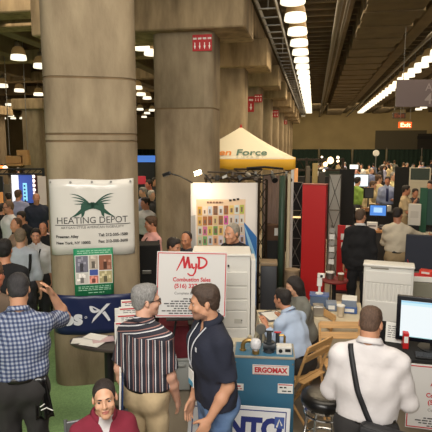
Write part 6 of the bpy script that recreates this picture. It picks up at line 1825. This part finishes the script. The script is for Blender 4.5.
per('grey clothed person low behind the green pillar', 414.5, 12.6, 189.0, 30, head=(0, 6, 0), skin=SK2, hair=('short', DH_, .010), top=('long', grey_d, 'jacket'), vox=.016)
# left crowd
per('dark haired person in a black suit at the left edge behind the plaid shirt', 6, 5.15, 240.5, 168, head=(0, 4, 0), skin=SK2, hair=('short', (26, 22, 22), .012), top=('long', blackc, 'jacket'), bottom=blackc, vox=.011)
r = per('grey haired person in a pale shirt with a black shoulder strap, seen from behind', 21.5, 6.35, 229.5, 172, head=(0, 4, 0), skin=SK1, hair=('short', (128, 110, 90), .008), top=('long', cloth('pale blue grey shirt', (176, 182, 190), var=.05), 'tuck'), bottom=grey_d, belt=leather, vox=.011)
strap_on(r['shirt'], [(-.12, r['U'](0, 0, .44).z), (-.11, r['U'](0, 0, .25).z), (-.06, r['U'](0, 0, .10).z)], 1, .035, MBLACK, r['root'], 'shoulder_strap', .010)
r = per('dark haired person in a white shirt and black lanyard facing the viewer', 37, 6.95, 229, -8, head=(4, 4, 0), skin=(204, 146, 116), hair=('short', DH_, .009), top=('long', whit2, 'tuck'), bottom=grey_d, face=True, vox=.011, collar=whit2)
strap_on(r['shirt'], [(.06, r['U'](0, 0, .46).z), (.02, r['U'](0, 0, .25).z)], -1, .02, MBLACK, r['root'], 'lanyard', .008)
per('bald person with head bowed toward the left in the crowd', 18, 7.5, 218.5, -66, head=(0, 10, 0), skin=(204, 146, 112), hair=('bald', BH, .005), top=('long', cloth('taupe shirt', (150, 124, 104)), 'out'), vox=.012)
per('second bald person, behind the one in the white shirt and black lanyard', 44, 7.9, 222.5, -10, head=(0, 6, 0), skin=(200, 136, 104), hair=('bald', DH_, .005), top=('long', blackc, 'out'), vox=.012, face=True)
r = per('person with glasses in a white shirt and open dark jacket facing left', 10, 9.0, 201.5, -70, head=(-6, 6, 0), skin=SK2, hair=('high', (110, 84, 60), .006), top=('long', whit2, 'tuck'), bottom=blackc, vox=.012)
H = r['H']; fr = MB()
for q in (1, -1):
    fr.tube([H(q * x, y, z) for x, y, z in ((.055, -.085, .012), (.074, -.03, .010), (.080, .02, .008))], .004, 5)
    fr.tube([H(q * .031 + .022 * math.cos(a), -.102, .003 + .016 * math.sin(a)) for a in [2 * PI * i / 12 for i in range(13)]], .004, 5)
fr.build('glasses', gm, r['root'])
per('dark haired person half hidden behind the bald one in the left crowd', 22.5, 8.6, 212, -40, head=(0, 8, 0), skin=SK2, hair=('short', DH_, .012), top=('long', blackc, 'jacket'), vox=.014)
per('person in a lavender blue shirt seen from behind at the lit stand', 19, 11.2, 190.5, 165, head=(-20, 6, 0), skin=SK2, hair=('short', BH, .009), top=('long', lav, 'tuck'), vox=.014)
per('bald person in a dark polo behind the flyer counter facing the viewer', 37, 10.4, 193.5, 4, head=(0, 4, 0), skin=SK2, hair=('bald', GH, .004), top=('short', cloth('dark polo', (36, 42, 58)), 'out'), vox=.014, g=1.08)
per('dark silhouetted person at the far left beside the orange poster', 3, 9.8, 204, 120, skin=SK2, hair=('short', DH_, .012), top=('long', blackc, 'jacket'), bottom=blackc, vox=.014)
per('person in dark clothes left of the lavender shirt near the lit stand', 9, 12.0, 193, -160, skin=SK2, hair=('short', DH_, .012), top=('long', grey_d, 'jacket'), vox=.016)
# the gap between the columns
per('person in a black vest over a white shirt in the column gap', 146, 9.6, 198, -40, head=(-20, 6, 0), skin=(190, 130, 104), hair=('short', DH_, .010), top=('long', whit2, 'tuck'), bottom=blackc, vox=.014)
per('white haired person in a dark top in the column gap', 151.5, 11.4, 191, 40, skin=SK3, hair=('short', WH, .012), top=('long', grey_d, 'out'), vox=.014)
per('grey haired person looking left in the column gap', 143.5, 11.9, 188, -60, skin=SK1, hair=('short', GH, .012), top=('long', lav, 'out'), vox=.014)
per('dark haired pink faced person deep in the column gap', 149.5, 13.2, 180.5, -50, head=(-10, 4, 0), skin=(214, 130, 110), hair=('short', DH_, .012), top=('long', grey_d, 'out'), vox=.014)
per('farthest person in the column gap, before the red poster', 155, 14.5, 178, 30, skin=SK2, hair=('short', DH_, .012), top=('long', blackc, 'out'), vox=.016)
# the far crowd: a few figures repeated with clothes of their own
base = []
for i, (hr_, sk_, tp) in enumerate(((('short', DH_, .010), SK2, ('long', whit2, 'tuck')), (('high', GH, .006), SK3, ('short', creamc, 'out')), (('short', BH, .012), SK1, ('long', blackc, 'jacket')), (('long', DH_, .012), SK3, ('long', greyc, 'out')))):
    base.append((i, hr_, sk_, tp))
shirts = [whit2, creamc, lav, dsk, blackc, greyc, beigec, pinkc, lblue, grey_d]
rr = random.Random(21)
spots = []
for i in range(46):
    for _ in range(60):
        z = rr.uniform(17.5, 36); px = rr.uniform(338, 432) if rr.random() < .8 else rr.uniform(318, 345)
        p = gp(px, z, 1.2)
        if p.y > yb - 1.2 or p.x > X1 - 1 or any((p - q).length < .75 for q in spots): continue
        c5 = gp(354, 19.5, 1.0); c6 = gp(374, 24)
        if (p - c5).length < 1.3 or (p - c6).length < .6: continue
        spots.append(p); break
protos = {}
for i, p in enumerate(spots):
    k = i % 4; _, hr_, sk_, tp = base[k]
    lab = 'person in the far crowd below the dark green drape'
    grp = 'far crowd below the back drape'
    if k not in protos:
        protos[k] = human(lab, p, rr.uniform(0, 6.28), h=1.70, vox=.020, skin=sk_, hair=hr_, top=tp, bottom=grey_d, group=grp)['root']
    else:
        r = dup(protos[k], p, rr.uniform(0, 6.28), lab, grp)
        f = rr.uniform(.95, 1.06); r.scale = (f, f, f)
        sm = rr.choice(shirts)
        for ch in r.children:
            if ch.name.startswith(('shirt', 'jacket')):
                ch.material_slots[0].link = 'OBJECT'; ch.material_slots[0].material = sm
lspots = []
for i in range(16):
    for _ in range(60):
        z = rr.uniform(16.5, 30); px = rr.uniform(-4, 48) if i % 4 else rr.uniform(138, 156)
        p = gp(px, z, 1.2)
        if p.x < X0 + 1 or any((p - q).length < .8 for q in lspots) or (px > 100 and (z > 17.6 or abs(z - 15) < 1)) or any((p - gp(a, b, hgt(140, 15))).length < 1.0 for a, b in ((36, 18.5), (-5, 21.5), (-40, 18.5))): continue
        lspots.append(p); break
for i, p in enumerate(lspots):
    r = dup(protos[i % 4], p, rr.uniform(0, 6.28), 'person in the far left crowd behind the lit stands', 'far crowd in the left hall')
    sm = rr.choice(shirts)
    for ch in r.children:
        if ch.name.startswith(('shirt', 'jacket')):
            ch.material_slots[0].link = 'OBJECT'; ch.material_slots[0].material = sm
